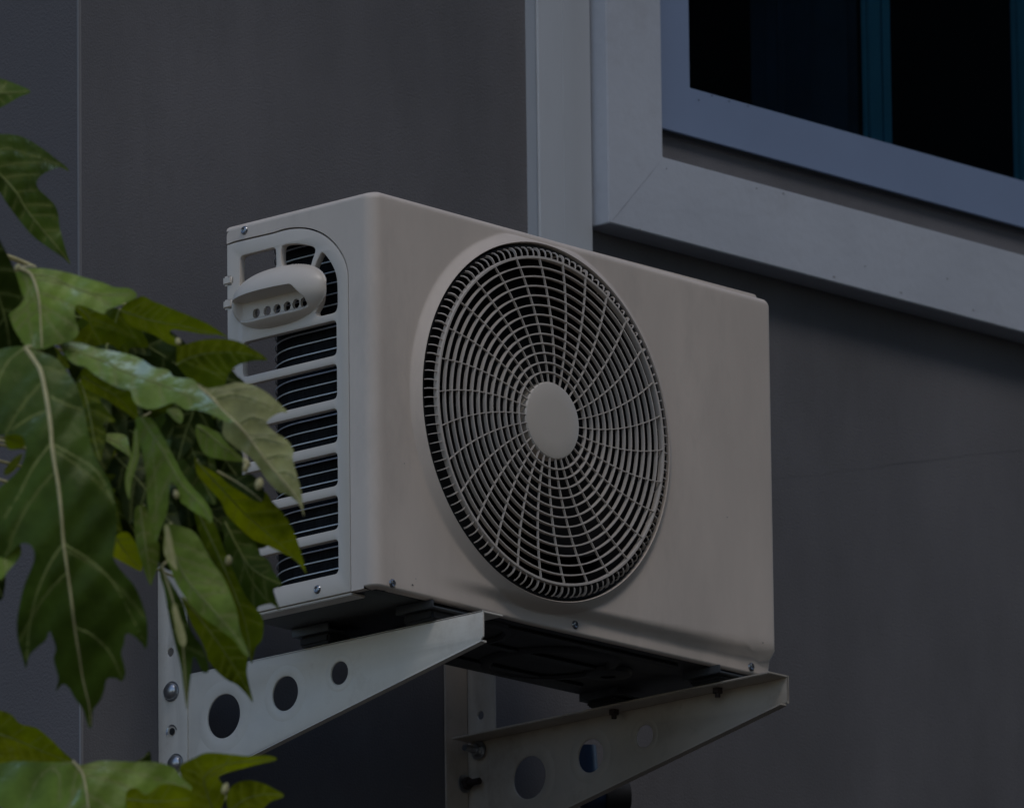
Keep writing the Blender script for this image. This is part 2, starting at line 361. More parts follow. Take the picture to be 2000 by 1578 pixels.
# blue drain pipe under the unit with black end collar
a = [PX(1132, 1458, 1, -.05), PX(1134, 1480, 1, -.05), PX(1136, 1505, 1, -.05), PX(1142, 1535, 1, -.052), PX(1160, 1556, 1, -.06), PX(1185, 1556, 1, -.07)]
dp = thing('drain_pipe', 'dark blue plastic drain pipe with black end behind the right bracket', 'pipe', a[2])
obj('pipe', mesh('pipe', *tube_geo(smooth_loop([tuple(p) for p in a], 5, False), .024, 20), M_blue), dp)
obj('end_collar', mesh('end_collar', *tube_geo([a[-2].lerp(a[-1], .6), a[-1], a[-1] + (a[-1] - a[-2]).normalized() * .03], [.029, .029, .026], 20), M_rubber), dp)

# ------------------------------------------------------------------ air conditioner
W, H, FY, BY = .826, .554, -.5376, -.2600
CX, CZ, RH = .3383, .2855, .2529
ac = thing('air_conditioner', 'ivory outdoor air conditioner unit with round fan grille on wall brackets', 'air conditioner', (W / 2, (FY + BY) / 2, 0))
rx, rz, rr, rb, ry = .019, .010, .012, .005, .018
bx0, bx1, bz0, bz1 = rx, W - rr, rb, H - rz
ths = sorted(set([2 * pi * i / 288 for i in range(288)] + [atan2(z - CZ, x - CX) % (2 * pi) for x in (bx0, bx1) for z in (bz0, bz1)]))
def front_y(x, z, r):
    q = max(0, min(1, (r - RH) / .0145)); edge = min(x - bx0, bx1 - x, bz1 - z, z - bz0)
    fade = sstep(-.001, .004, bz1 - z)
    proud = .0108 * ((1 - q) ** 1.08) * fade
    st = .0125 * sstep(.10, .34, x) * (1 - sstep(.019, .038, z))
    return FY - proud + st * (1 - proud / .0108) - .0004 * sin(x * 6) 
V, Fc = [], []; NR = 36; border = []
for th in ths:
    c, s = cos(th), sin(th); t = 1e9
    if c > 1e-9: t = min(t, (bx1 - CX) / c)
    if c < -1e-9: t = min(t, (bx0 - CX) / c)
    if s > 1e-9: t = min(t, (bz1 - CZ) / s)
    if s < -1e-9: t = min(t, (bz0 - CZ) / s)
    V.append((CX + (RH - .0012) * c, FY + .045, CZ + (RH - .0012) * s))   # inner lip going back
    V.append((CX + (RH - .0012) * c, FY - .0095, CZ + (RH - .0012) * s))
    for k in range(NR + 1):
        r = RH + (t - RH) * (k / NR) ** 2.4; x, z = CX + r * c, CZ + r * s
        V.append((x, front_y(x, z, r), z))
    border.append((CX + t * c, CZ + t * s))
S = NR + 3; NT = len(ths)
for i in range(NT):
    j = (i + 1) % NT
    for k in range(S - 1): Fc.append((i * S + k, j * S + k, j * S + k + 1, i * S + k + 1))
ent = []
for i, (x, z) in enumerate(border):
    L_, R_, B_, T_ = abs(x - bx0) < 1e-6, abs(x - bx1) < 1e-6, abs(z - bz0) < 1e-6, abs(z - bz1) < 1e-6
    nx, nz = (-1 if L_ else 1 if R_ else 0), (-1 if B_ else 1 if T_ else 0)
    if nx and nz:
        a0, a1 = (atan2(0, nx), atan2(nz, 0)) if (nx * nz > 0) else (atan2(nz, 0), atan2(0, nx))
        if nx < 0 and nz < 0: a0, a1 = -pi, -pi / 2
        if nx > 0 and nz < 0: a0, a1 = -pi / 2, 0
        for k in range(9):
            a = a0 + (a1 - a0) * k / 8; ent.append((i, cos(a), sin(a)))
    else: ent.append((i, nx, nz))
NP = 7; base = len(V)
for i, nx, nz in ent:
    x, z = border[i]; y0 = V[i * S + S - 1][1]
    sx = rx if nx < 0 else rr; sz = rb if nz < 0 else rz
    sy = ry * abs(nx) + (.010 if nz > 0 else .006) * abs(nz) if not (nx > 0) else .014 * abs(nx) + .010 * abs(nz)
    for p in range(1, NP + 1):
        ph = p / NP * pi / 2
        V.append((x + sx * nx * sin(ph), y0 + sy * (1 - cos(ph)), z + sz * nz * sin(ph)))
    last = V[-1]
    yb = BY + .0 if (nz > 0 or nx > 0) else (FY + ry + .004 if nx < 0 else FY + .014)
    if nx < 0 and nz > 0: yb = BY
    V.append((last[0], min(last[1] + .004, max(yb, last[1])), last[2])); V.append((last[0], max(yb, last[1]), last[2]))
NQ = NP + 2
for e in range(len(ent)):
    f = (e + 1) % len(ent); ie, jf = ent[e][0], ent[f][0]
    a, b = ie * S + S - 1, jf * S + S - 1
    if a == b: Fc.append((a, base + f * NQ, base + e * NQ))
    else: Fc.append((a, b, base + f * NQ, base + e * NQ))
    back = [V[base + q * NQ + NQ - 1][1] > FY + .1 for q in (e, f)]
    for k in range(NQ - 1 if back[0] == back[1] else NQ - 2): Fc.append((base + e * NQ + k, base + f * NQ + k, base + f * NQ + k + 1, base + e * NQ + k + 1))
# left side sheet with arched cut-out for the vent panel
ZS = 5.844
def zs(pts): 
    out = []
    for x, y in pts:
        p = PX(430 + x / ZS, 420 + y / ZS, 0, 0.0); out.append((p.y, p.z))
    return out
arch = smooth_loop(zs([(40, 352), (150, 308), (300, 270), (450, 235), (600, 200), (700, 170), (800, 148), (900, 140), (1000, 148), (1100, 175), (1200, 225), (1300, 310), (1370, 400), (1420, 490), (1455, 600), (1466, 700), (1468, 850)]), 4, False)
arch[0] = (BY + .001, arch[0][1])
ysm = arch[-1][0]
o = len(V)
poly = [(FY + ry + .004, 0.0), (FY + ry + .004, bz1)] + rounded([(BY - .05, bz1), (BY, bz1), (BY, arch[0][1])], [0, .012, 0], 6) + arch[1:] + [(ysm, .0)]
V += [(0.0, a, b) for a, b in poly]; Fc.append(tuple(range(o, o + len(poly))))
o2 = len(V); V += [(.012, a, b) for a, b in poly]
for k in range(3, len(poly)):
    l = (k + 1) % len(poly); Fc.append((o + k, o + l, o2 + l, o2 + k))
taper = lambda q: (q[0], q[1], q[2] + (.0045 - .0095 * q[0] / W) * sstep(.528, .546, q[2]))
V = [taper(q) for q in V]
obj('shell', mesh('shell', V, Fc, M_paint, 38), ac)
# lid with its own rounded edge
lv = rounded([(.056, FY + .012), (W - .012, FY + .012), (W - .012, BY - .002), (.056, BY - .002)], [.012, .016, .01, .01], 6)
obj('lid', plate('lid', lv, [], .012, lambda a, b, c: taper((a, b, H + .0005 - .0065 * (1 - sstep(.05, .5, a)) + c)), M_paint, .003), ac)
# back sheet (right half) and base pan
obj('rear_panel', mesh('rear_panel', *box_geo(.60, W - .004, BY - .006, BY - .001, .004, H - .004), M_paint, 0), ac)
bp = rounded([(.012, FY + .020), (W - .016, FY + .020), (W - .016, BY - .004), (.012, BY - .004)], .02, 6)
drain = [circle(.62, -.40, .012, 20)]
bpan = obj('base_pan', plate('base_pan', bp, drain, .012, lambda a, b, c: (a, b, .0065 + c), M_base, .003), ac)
for bxc, byc, ra in ((.28, -.42, .085), (.52, -.38, .10), (.62, -.40, .035)):
    pr = [(ra, 0), (ra * .93, -.006), (ra * .7, -.008), (ra * .3, -.008)] if ra < .05 else [(ra, 0), (ra * .95, -.004), (ra * .85, -.005), (ra * .8, -.001)]
    v, f = lathe(pr, 40); obj('pressed_ring', mesh('pressed_ring', [(bxc + a, byc + c, -.0005 + b) for a, b, c in v], f, M_base), bpan)
for k in range(3):
    yy = -.50 + k * .09; obj('pressed_rib', bevelled('pressed_rib', [box_geo(.22, .66, yy, yy + .018, -.0035, .001)], M_base, .003), bpan)

# side vent panel
inset = .0016
def shrink(p): 
    return p
outer = [(a, b - inset) for a, b in arch]
outer = [(a + (inset if i > 10 else 0) * min(1, (i - 10) / 30), b) for i, (a, b) in enumerate(outer)]
outer[0] = (BY, outer[0][1])
vp = [(BY, .0)] + outer + [(ysm + inset, .0)]
O1 = rounded(zs([(225, 470), (632, 366), (640, 600), (470, 685), (330, 790), (285, 835), (222, 835)]), [.007, .007, .006, 0, 0, .006, .005], 5)
O2 = smooth_loop(zs([(700, 372), (720, 347), (780, 333), (880, 330), (980, 344), (1058, 365), (1082, 398), (1075, 440), (1050, 510), (1018, 583), (900, 592), (745, 592), (704, 565), (692, 460)]), 3)
O3 = smooth_loop(zs([(1155, 433), (1185, 445), (1235, 505), (1290, 600), (1320, 690), (1333, 790), (1336, 1000), (1328, 1075), (1298, 1112), (1220, 1135), (1140, 1152), (1100, 1140), (1085, 1105), (1110, 1060), (1140, 980), (1152, 890), (1148, 790), (1118, 700), (1070, 632), (1090, 560), (1122, 490)]), 3)
yl, yr = PX(474, 700, 0, 0).y, PX(657, 693, 0, 0).y
slots = []
for t, b_ in ((625, 693), (710, 778), (797, 863), (883, 948), (967, 1033), (1053, 1120)):
    zt, zb = PX(657, t, 0, 0).z, PX(657, b_, 0, 0).z
    slots.append(rounded([(yl, zb), (yl, zt), (yr, zt), (yr, zb)], .0075, 6))
vent = obj('side_vent_panel', plate('side_vent_panel', vp, [O1, O2, O3, rounded([(-.415, .409), (-.308, .409), (-.308, .434), (-.415, .434)], .004)] + slots, .011, lambda a, b, c: (.0055 + c, a, b), M_plastic, .0015), ac)
# rear return of the vent panel with clips
obj('rear_return', bevelled('rear_return', [box_geo(.011, .022, BY - .010, BY - .001, .004, .50)], M_plastic, .002), vent)
for zc in (.4445, .478, .25, .06):
    obj('clip', bevelled('clip', [box_geo(-.003, .012, BY - .012, BY + .007, zc - .007, zc + .007)], M_plastic, .003, 3), vent)
# turned-under lip of the vent panel
obj('lower_lip', bevelled('lower_lip', [box_geo(.003, .03, BY - (BY - ysm) + .002, BY, -.004, -.0005)], M_plastic, .001), vent)

# grip: bulged cup with an under-cut pocket and a row of holes
HY, HZ, AY, AZ = -.362, .4375, .088, .0415
def grip_h(y, z):
    u, v = (y - HY) / AY, (z - HZ) / AZ            # u < 0: towards the front of the unit
    vv = v + .10 * u * 0
    q = abs(u) ** 2.3 + abs(v) ** 2.1
    if q >= 1: return 0.0
    dome = .036 * (1 - q) ** .62
    lip = .10 - .55 * sstep(.50, .80, -u)
    wall = sstep(lip, lip - .05, v) if False else (1.0 if v < lip - .06 else sstep(0, 1, (lip - v) / .06) if v < lip else 0.0)
    inside = wall * (1 - sstep(.66, .74, -u)) * (1 - sstep(.78, .90, u))
    low = sstep(-.80, -.62, v)
    floor = .0005 + .012 * (1 - sstep(-.72, -.52, v))
    cut = inside * low
    return dome * (1 - cut) + min(dome, floor) * cut
NYg, NZg = 170, 96; V, Fc, idx = [], [], {}
hol = [(PX(430 + x / ZS, 420 + y / ZS, 0, -.0005)) for x, y in ((415, 1122), (540, 1096), (652, 1072), (766, 1043), (868, 1015), (958, 996))]
for i in range(NYg + 1):
    for j in range(NZg + 1):
        y = HY - AY + 2 * AY * i / NYg; z = HZ - AZ + 2 * AZ * j / NZg
        u, v = (y - HY) / AY, (z - HZ) / AZ; q = abs(u) ** 2.3 + abs(v) ** 2.1
        if q > 1.06: continue
        inhole = any(hypot(y - p.y, z - p.z) < .0062 for p in hol) and grip_h(y, z) < .008
        if inhole: continue
        idx[i, j] = len(V); V.append((-grip_h(y, z) - .0004, y, z))
for i in range(NYg):
    for j in range(NZg):
        q = [(i, j), (i + 1, j), (i + 1, j + 1), (i, j + 1)]
        if all(k in idx for k in q): Fc.append(tuple(idx[k] for k in q))
obj('grip', mesh('grip', V, Fc, M_plastic, 70), vent)
for p in hol:   # short tubes behind the grip holes
    v, f = lathe([(.0064, 0), (.0064, .004)], 20)
    obj('grip_hole', mesh('grip_hole', [(-.0005 + b, p.y + a, p.z + c) for a, b, c in v], f, M_plastic), vent)

# condenser coil: rounded back corner, vertical fins, guard wires round it
CR = .10; ccx, ccy = .132, -.367
def coil_path(off, n=14):
    p = [(ccx - CR - off, FY + .05), (ccx - CR - off, -.45)]
    p += [(ccx - (CR + off) * cos(a), ccy + (CR + off) * sin(a)) for a in [pi / 2 * k / n for k in range(n + 1)]]
    return p + [(.4, ccy + CR + off), (.72, ccy + CR + off)]
cp_ = coil_path(0); inn = coil_path(-.022); k = len(cp_)
V = [(x, y, .012) for x, y in cp_] + [(x, y, H - .012) for x, y in cp_] + [(x, y, .012) for x, y in inn] + [(x, y, H - .012) for x, y in inn]
Fc = []
for i in range(k - 1): Fc += [(i, i + 1, k + i + 1, k + i), (2 * k + i, 3 * k + i, 3 * k + i + 1, 2 * k + i + 1), (i, 2 * k + i, 2 * k + i + 1, i + 1)]
coil = obj('condenser_coil', mesh('condenser_coil', V, Fc, M_coil, 50), ac)
wp = coil_path(.0026)[:-1]; wv, wf = tube_geo([(x, y, 0) for x, y in wp], .0011, 6)
wme = mesh('guard_wire', wv, wf, M_wire, 60)
for i in range(33): obj('guard_wire', wme, coil, Matrix.Translation((0, 0, .030 + i * .01552)))
vw, vf = tube_geo([(0, 0, .02), (0, 0, H - .03)], .0012, 6); vme = mesh('guard_upright', vw, vf, M_wire, 60)
for x, y in ((wp[0][0], -.481), (.20, -.263)): obj('guard_upright', vme, coil, Matrix.Translation((x - .001, y, 0)))

# fan: shroud, motor, three blades
v, f = lathe([(RH - .002, FY + .012), (RH - .004, FY + .06), (RH - .001, FY + .12), (RH + .02, FY + .14)], 64)
obj('fan_shroud', mesh('fan_shroud', [(CX + a, b, CZ + c) for a, b, c in v], f, M_dark), ac)
v, f = lathe([(.001, FY + .045), (.05, FY + .047), (.066, FY + .06), (.068, FY + .12), (.04, FY + .20)], 40)
obj('fan_hub', mesh('fan_hub', [(CX + a, b, CZ + c) for a, b, c in v], f, M_dark), ac)
NB, MB = 14, 10; V, Fc = [], []
for i in range(NB + 1):
    for j in range(MB + 1):
        r = .06 + (.235 - .06) * i / NB; t = (j / MB - .5) * (1.5 + .3 * sin(pi * i / NB)) + .5 * (i / NB) ** 2
        V.append((r * cos(t), FY + .085 + (j / MB - .5) * .065 + .01 * cos(j / MB * pi), r * sin(t)))
Fc = [(i * (MB + 1) + j, (i + 1) * (MB + 1) + j, (i + 1) * (MB + 1) + j + 1, i * (MB + 1) + j + 1) for i in range(NB) for j in range(MB)]
bme = mesh('fan_blade', V, Fc, M_dark, 60)
for kk in range(3): obj('fan_blade', bme, ac, Matrix.Translation((CX, 0, CZ)) @ Matrix.Rotation(kk * 2 * pi / 3 + .4, 4, 'Y'))
obj('motor_mount', bevelled('motor_mount', [box_geo(CX - .04, CX + .04, FY + .14, FY + .16, .02, H - .03)], M_dark, .003), ac)

# fan grille: centre cap, rings, curved spokes, edge fins
GYF = FY - .0213
v, f = lathe([(.0001, -.0012), (.030, -.0010), (.049, -.0006), (.0533, .0006), (.0547, .0026), (.0547, .016), (.050, .016)], 72)
gr = obj('fan_grille', mesh('centre_cap', [(CX + a, GYF + b, CZ + c) for a, b, c in v], f, M_plastic, 30), ac)
NRING = 13; RO = .2300
for i in range(1, NRING + 1):
    r = .0547 + (RO - .0547) * i / NRING; outer_ = i == NRING
    h, dpt = (.0019, .0085) if outer_ else (.00110, .0056)
    yf = .0012 * (r / RO) ** 2
    prof = [(r - h * .75, yf), (r + h * .75, yf), (r + h, yf + .0006), (r + h * .8, yf + dpt), (r - h * .8, yf + dpt), (r - h, yf + .0006)]
    v, f = lathe(prof, 120, True)
    obj('ring', mesh('ring', [(CX + a, GYF + b, CZ + c) for a, b, c in v], f, M_grille, 50), gr)
def strip(path, ht):
    """thin blade along path of (x, y, z) with half thickness ht; depth profile given as (y0, y1) per point"""
    V, Fc = [], []
    for i, (x, z, y0, y1) in enumerate(path):
        a = path[max(0, i - 1)]; b = path[min(len(path) - 1, i + 1)]
        t = Vector((b[0] - a[0], b[1] - a[1])).normalized(); nx, nz = -t.y * ht, t.x * ht
        V += [(x + nx, y0, z + nz), (x - nx, y0, z - nz), (x - nx, y1, z - nz), (x + nx, y1, z + nz)]
    for i in range(len(path) - 1):
        for k in range(4): Fc.append((4 * i + k, 4 * i + (k + 1) % 4, 4 * i + 4 + (k + 1) % 4, 4 * i + 4 + k))
    Fc += [(0, 1, 2, 3), tuple(range(4 * len(path) - 4, 4 * len(path)))[::-1]]
    return V, Fc
pth = []
for i in range(13):
    t = i / 12; r = .0530 + (RO - .0530) * t; a = radians(168.0 + 11.5 * t ** 1.1)
    pth.append((r * cos(a), r * sin(a), .0010, .0042))
sme = mesh('spoke', *strip(pth, .00065), M_grille, 40)
for kk in range(30): obj('spoke', sme, gr, Matrix.Translation((CX, GYF, CZ)) @ Matrix.Rotation(-kk * radians(12), 4, 'Y'))
def fin(w0, dep):
    # bent rib: from the outer ring outwards and back into the opening; built in the radius / depth plane
    cl = [(RO + .0005, .0035), (RO + .006, .0030), (RO + .0115, .0045), (RO + .0155, .0090), (RO + .0175, .0160), (RO + .018, .030)]
    V, Fc = [], []; h = .00065
    for i, (r, y) in enumerate(cl):
        a = cl[max(0, i - 1)]; b = cl[min(len(cl) - 1, i + 1)]; t = Vector((b[0] - a[0], b[1] - a[1])).normalized()
        nr, ny = t.y, -t.x
        ww = w0 if i else w0 * .8
        for s, k in ((h, 0), (-h, 0), (-h, 1), (h, 1)):
            V.append((r - nr * ww * k, y - ny * ww * k, s))
    for i in range(len(cl) - 1):
        for k in range(4): Fc.append((4 * i + k, 4 * i + (k + 1) % 4, 4 * i + 4 + (k + 1) % 4, 4 * i + 4 + k))
    Fc += [(0, 1, 2, 3), tuple(range(4 * len(cl) - 4, 4 * len(cl)))[::-1]]
    return V, Fc
f_s, f_l = mesh('fin', *fin(.0019, 0), M_grille, 40), mesh('fin', *fin(.0038, 0), M_grille, 40)
for kk in range(120):
    obj('fin', f_l if kk % 4 == 0 else f_s, gr, Matrix.Translation((CX, GYF, CZ)) @ Matrix.Rotation(-radians(178.7 + kk * 3), 4, 'Y'))
v, f = lathe([(RO + .016, .0135), (RO + .019, .0135), (RO + .019, .032), (RO + .016, .032)], 96, True)
obj('rear_hoop', mesh('rear_hoop', [(CX + a, GYF + b, CZ + c) for a, b, c in v], f, M_dark, 40), gr)

# screws
def screw_mesh(name, r):
    v, f = lathe([(.0001, -.0012), (r * .30, -.0012), (r * .36, -.0022), (r * .62, -.0028), (r * .85, -.0020), (r, -.0004), (r * 1.0, .001)], 24); return mesh(name, v, f, M_screw, 25)
scm = screw_mesh('screw', .0062)
dsm, dsf = lathe([(.0001, 0), (.0085, 0), (.0085, .0004)], 24)
for u, v in ((766, 1139), (1123, 1220), (1467, 1302)):
    p = PX(u, v, 1, FY); y = front_y(p.x, p.z, hypot(p.x - CX, p.z - CZ)); p = PX(u, v, 1, y)
    obj('screw', scm, ac, Matrix.Translation((p.x, y, p.z)))
RX = Matrix.Rotation(radians(-90), 4, 'Z')
for u, v in ((477.5, 450.5), (620, 1151)):
    p = PX(u, v, 0, 0); obj('screw', scm, ac, Matrix.Translation(p) @ RX)

for u, v, r in ((932, 520, 1.6), (926, 508, 1.1), (806, 1142, 1.5), (812, 1130, 1.0), (1051, 540, 1.2), (790, 905, 1.1), (1490, 1255, 1.2), (1268, 1010, .9), (1420, 1010, 1.0)):
    p = PX(u, v, 1, FY); blot('scratch', u, v, front_y(p.x, p.z, hypot(p.x - CX, p.z - CZ)) - .0006, r, M_base, ac)
# ------------------------------------------------------------------ wall brackets
TZ = -.0262
M_bracket2 = material('shaded_bracket_coat', (.47, .41, .34), .55, .1, 7, .12, 350, .0008, grime=(.20, .14, .09, .6), gscale=8)  # coat browned and darkened to carry the shade under the unit, plus grime
def bracket(x, sgn, dz, label, M_bracket):
    """sgn +1: flanges turn towards +x, -1: towards -x"""
    root = thing('wall_bracket', label, 'bracket', (x, 0, -.45), 'wall brackets carrying the unit')
    T = .003; tip = -.617; rootz = -.1845; tipz = -.0665; yj = -.0566
    zt = TZ + dz
    def mp(a, b, c): return (x + sgn * (T / 2 + .001) + c, a, b + dz)
    holes = [circle(-.1247, -.0965, .0312), circle(-.243, -.0832, .0243), circle(-.3467, -.0708, .0162)]
    arm = obj('arm', plate('arm', [(yj + .010, TZ - .001), (yj + .010, rootz - .01), (yj - .01, rootz), (tip + .004, tipz), (tip, tipz + .004), (tip, TZ)], holes, T, mp, M_bracket, .0008), root)
    f0, f1 = (x + .001, x + .042) if sgn > 0 else (x - .042, x - .001)
    obj('top_flange', bevelled('top_flange', [box_geo(f0, f1, tip, -.01, zt - .003, zt)], M_bracket, .0008), root)
    nl = .012 if sgn > 0 else .014
    g0, g1 = (x + .001, x + nl) if sgn > 0 else (x - nl, x - .001)
    V, Fc = [], []
    for yy, zz in ((yj, rootz), (tip + .004, tipz)):
        for xx in (g0, g1):
            for d in (-.0026, .0): V.append((xx, yy, zz + dz + d))
    Fc = [(0, 2, 6, 4), (1, 5, 7, 3), (0, 4, 5, 1), (2, 3, 7, 6), (0, 1, 3, 2), (4, 6, 7, 5)]
    obj('bottom_flange', mesh('bottom_flange', V, Fc, M_bracket, 0), root)
    if sgn < 0:    # closed end plate seen from inside
        obj('end_lip', bevelled('end_lip', [box_geo(x - .004, x + .0, tip, tip + .0015, tipz + dz, zt)], M_bracket, .0004), root)
    # pressed dish rings round the holes
    for (hy, hz, hr) in ((-.1247, -.0965, .0312), (-.243, -.0832, .0243), (-.3467, -.0708, .0162)):
        v, f = lathe([(hr * 1.02, .0), (hr * 1.06, -.0011), (hr * 1.45, -.0011), (hr * 1.62, -.0001)], 48)
        xs = x + (0.001 if sgn > 0 else -.004)
        obj('pressed_dish', mesh('pressed_dish', [(xs + b * .6, hy + a, hz + dz + c) for a, b, c in v], f, M_bracket, 60), arm)
    # upright angle
    uh = [circle(-.025, z, .0062, 20) for z in (.0098, .075)] if sgn > 0 else [circle(-.0284, .0155 - dz, .0062, 20)]
    up = obj('upright', plate('upright', rounded([(-.0006, -.34), (-.0566, -.34), (-.0566, .1365), (-.0006, .1365)], .003, 3), uh, T, lambda a, b, c: (x - sgn * .0005 + c, a, b + dz), M_bracket, .0008), root)
    h0, h1 = (x + .002, x + .048) if sgn > 0 else (x - .048, x - .002)
    obj('wall_flange', bevelled('wall_flange', [box_geo(h0, h1, -.0045, -.0008, -.34 + dz, .1365 + dz)], M_bracket, .0008), root)
    return root, arm
b1, arm1 = bracket(.127, 1, 0, 'pale steel wall bracket with three round holes under the unit, nearer the leaves', M_bracket)
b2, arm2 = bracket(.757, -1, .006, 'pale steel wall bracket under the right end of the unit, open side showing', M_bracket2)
# domed bolts on the left upright
v, f = lathe([(.0001, -.0085), (.005, -.0080), (.0095, -.0058), (.0120, -.0022), (.0125, 0), (.0145, .0002), (.0145, .0016)], 28); dbm = mesh('bolt_head', v, f, M_steel, 30)
for u, v in ((335, 1350), (343, 1491)):
    p = PX(u, v, 0, .1245); obj('bolt_head', dbm, b1, Matrix.Translation((.1235, p.y, p.z)) @ RX)
# punched tab on the left upright
p = PX(337, 1428, 0, .1245); V, Fc = [], []
for i in range(11):
    a = -.6 + i / 10 * 3.6; r = .0065
    c = (0.1245 - .004 * (1 - i / 10), p.y + r * cos(a), p.z + r * sin(a) * 1.1)
    V += [c, (c[0] - .0008, c[1] * 1.0 + .0024 * cos(a), c[2] + .0024 * sin(a))]
obj('punched_tab', mesh('punched_tab', V, [(2 * i, 2 * i + 1, 2 * i + 3, 2 * i + 2) for i in range(10)], M_steel, 60), b1)
v, f = lathe([(.0001, .0), (.0052, 0), (.0052, .0003)], 20)
obj('punched_hole', mesh('punched_hole', [(.1237 - b, p.y + a, p.z + c) for a, b, c in v], f, M_seam), b1)
# through bolts with washer and nut on the right bracket
for (u, v, mt) in ((935, 1465, M_steel), (908, 1530, M_rust)):
    p = PX(u, v, 0, .752); x0 = .752
    if p.y > -.006: 
        p = PX(u, v, 1, -.006); q = Vector((0, -1, 0)); st = Vector((p.x, -.005, p.z))
    else: q = Vector((-1, 0, 0)); st = Vector((x0, p.y, p.z))
    root = obj('bolt', mesh('bolt', *tube_geo([st, st + q * .030], .0048, 12), mt), b2)
    obj('washer', mesh('washer', *tube_geo([st, st + q * .002], .0135, 20), M_steel), root)
    obj('nut', mesh('nut', *tube_geo([st + q * .002, st + q * .010], .0092, 6), mt, 20), root)
# feet of the unit, rubber pads and their bolts
for fx, dz in ((.148, 0), (.735, .006)):
    for fy in (FY + .035, FY + .232):
        foot = obj('foot', bevelled('foot', [box_geo(fx - .035, fx + .035, fy - .035, fy + .035, -.0115, -.0085), box_geo(fx - .035, fx - .032, fy - .035, fy + .035, -.010, .0)], M_foot, .0008), ac)
        obj('rubber_pad', bevelled('rubber_pad', [box_geo(fx - .028, fx + .022, fy - .028, fy + .028, TZ + dz + .0005, -.012)], M_rubber, .003), foot)
        obj('foot_bolt', mesh('foot_bolt', *tube_geo([(fx, fy, TZ + dz - .016), (fx, fy, .004)], .004, 10), M_rust), foot)
        obj('foot_nut', mesh('foot_nut', *tube_geo([(fx, fy, TZ + dz - .010), (fx, fy, TZ + dz - .0035)], .0078, 6), M_rust, 20), foot)

# ------------------------------------------------------------------ tree in front
tree = thing('broadleaf_tree', 'leafy tree with large deeply lobed green leaves hanging in front at the left', 'tree', at(-420, 900, 15.0) * 1.0)
tb = at(-420, 900, 15.0); tree.location = (tb.x, tb.y, GZ)
trunk_pts = [Vector((tb.x + .05, tb.y, GZ)), Vector((tb.x + .02, tb.y + .02, GZ + 1.5)), Vector((tb.x - .02, tb.y, GZ + 3.2)), Vector((tb.x, tb.y, -.6)), Vector((tb.x + .03, tb.y, .1)), Vector((tb.x + .02, tb.y, .75))]
tpts = [Vector(p) for p in smooth_loop([tuple(p) for p in trunk_pts], 8, False)]
obj('trunk', mesh('trunk', *tube_geo(tpts, [.085 - .055 * i / (len(tpts) - 1) + .004 * sin(i * 2.1) for i in range(len(tpts))], 16), M_bark, 60), tree)

def inside(p, poly):
    x, y = p; c = False; j = len(poly) - 1
    for i in range(len(poly)):
        xi, yi = poly[i]; xj, yj = poly[j]
        if (yi > y) != (yj > y) and x < (xj - xi) * (y - yi) / (yj - yi) + xi: c = not c
        j = i
    return c
def segd(p, a, b):
    dx, dy = b[0] - a[0], b[1] - a[1]; l2 = dx * dx + dy * dy
    t = 0 if l2 == 0 else max(0, min(1, ((p[0] - a[0]) * dx + (p[1] - a[1]) * dy) / l2))
    return hypot(p[0] - a[0] - t * dx, p[1] - a[1] - t * dy)
def polyd(p, pl): return min(segd(p, pl[i], pl[i + 1]) for i in range(len(pl) - 1))

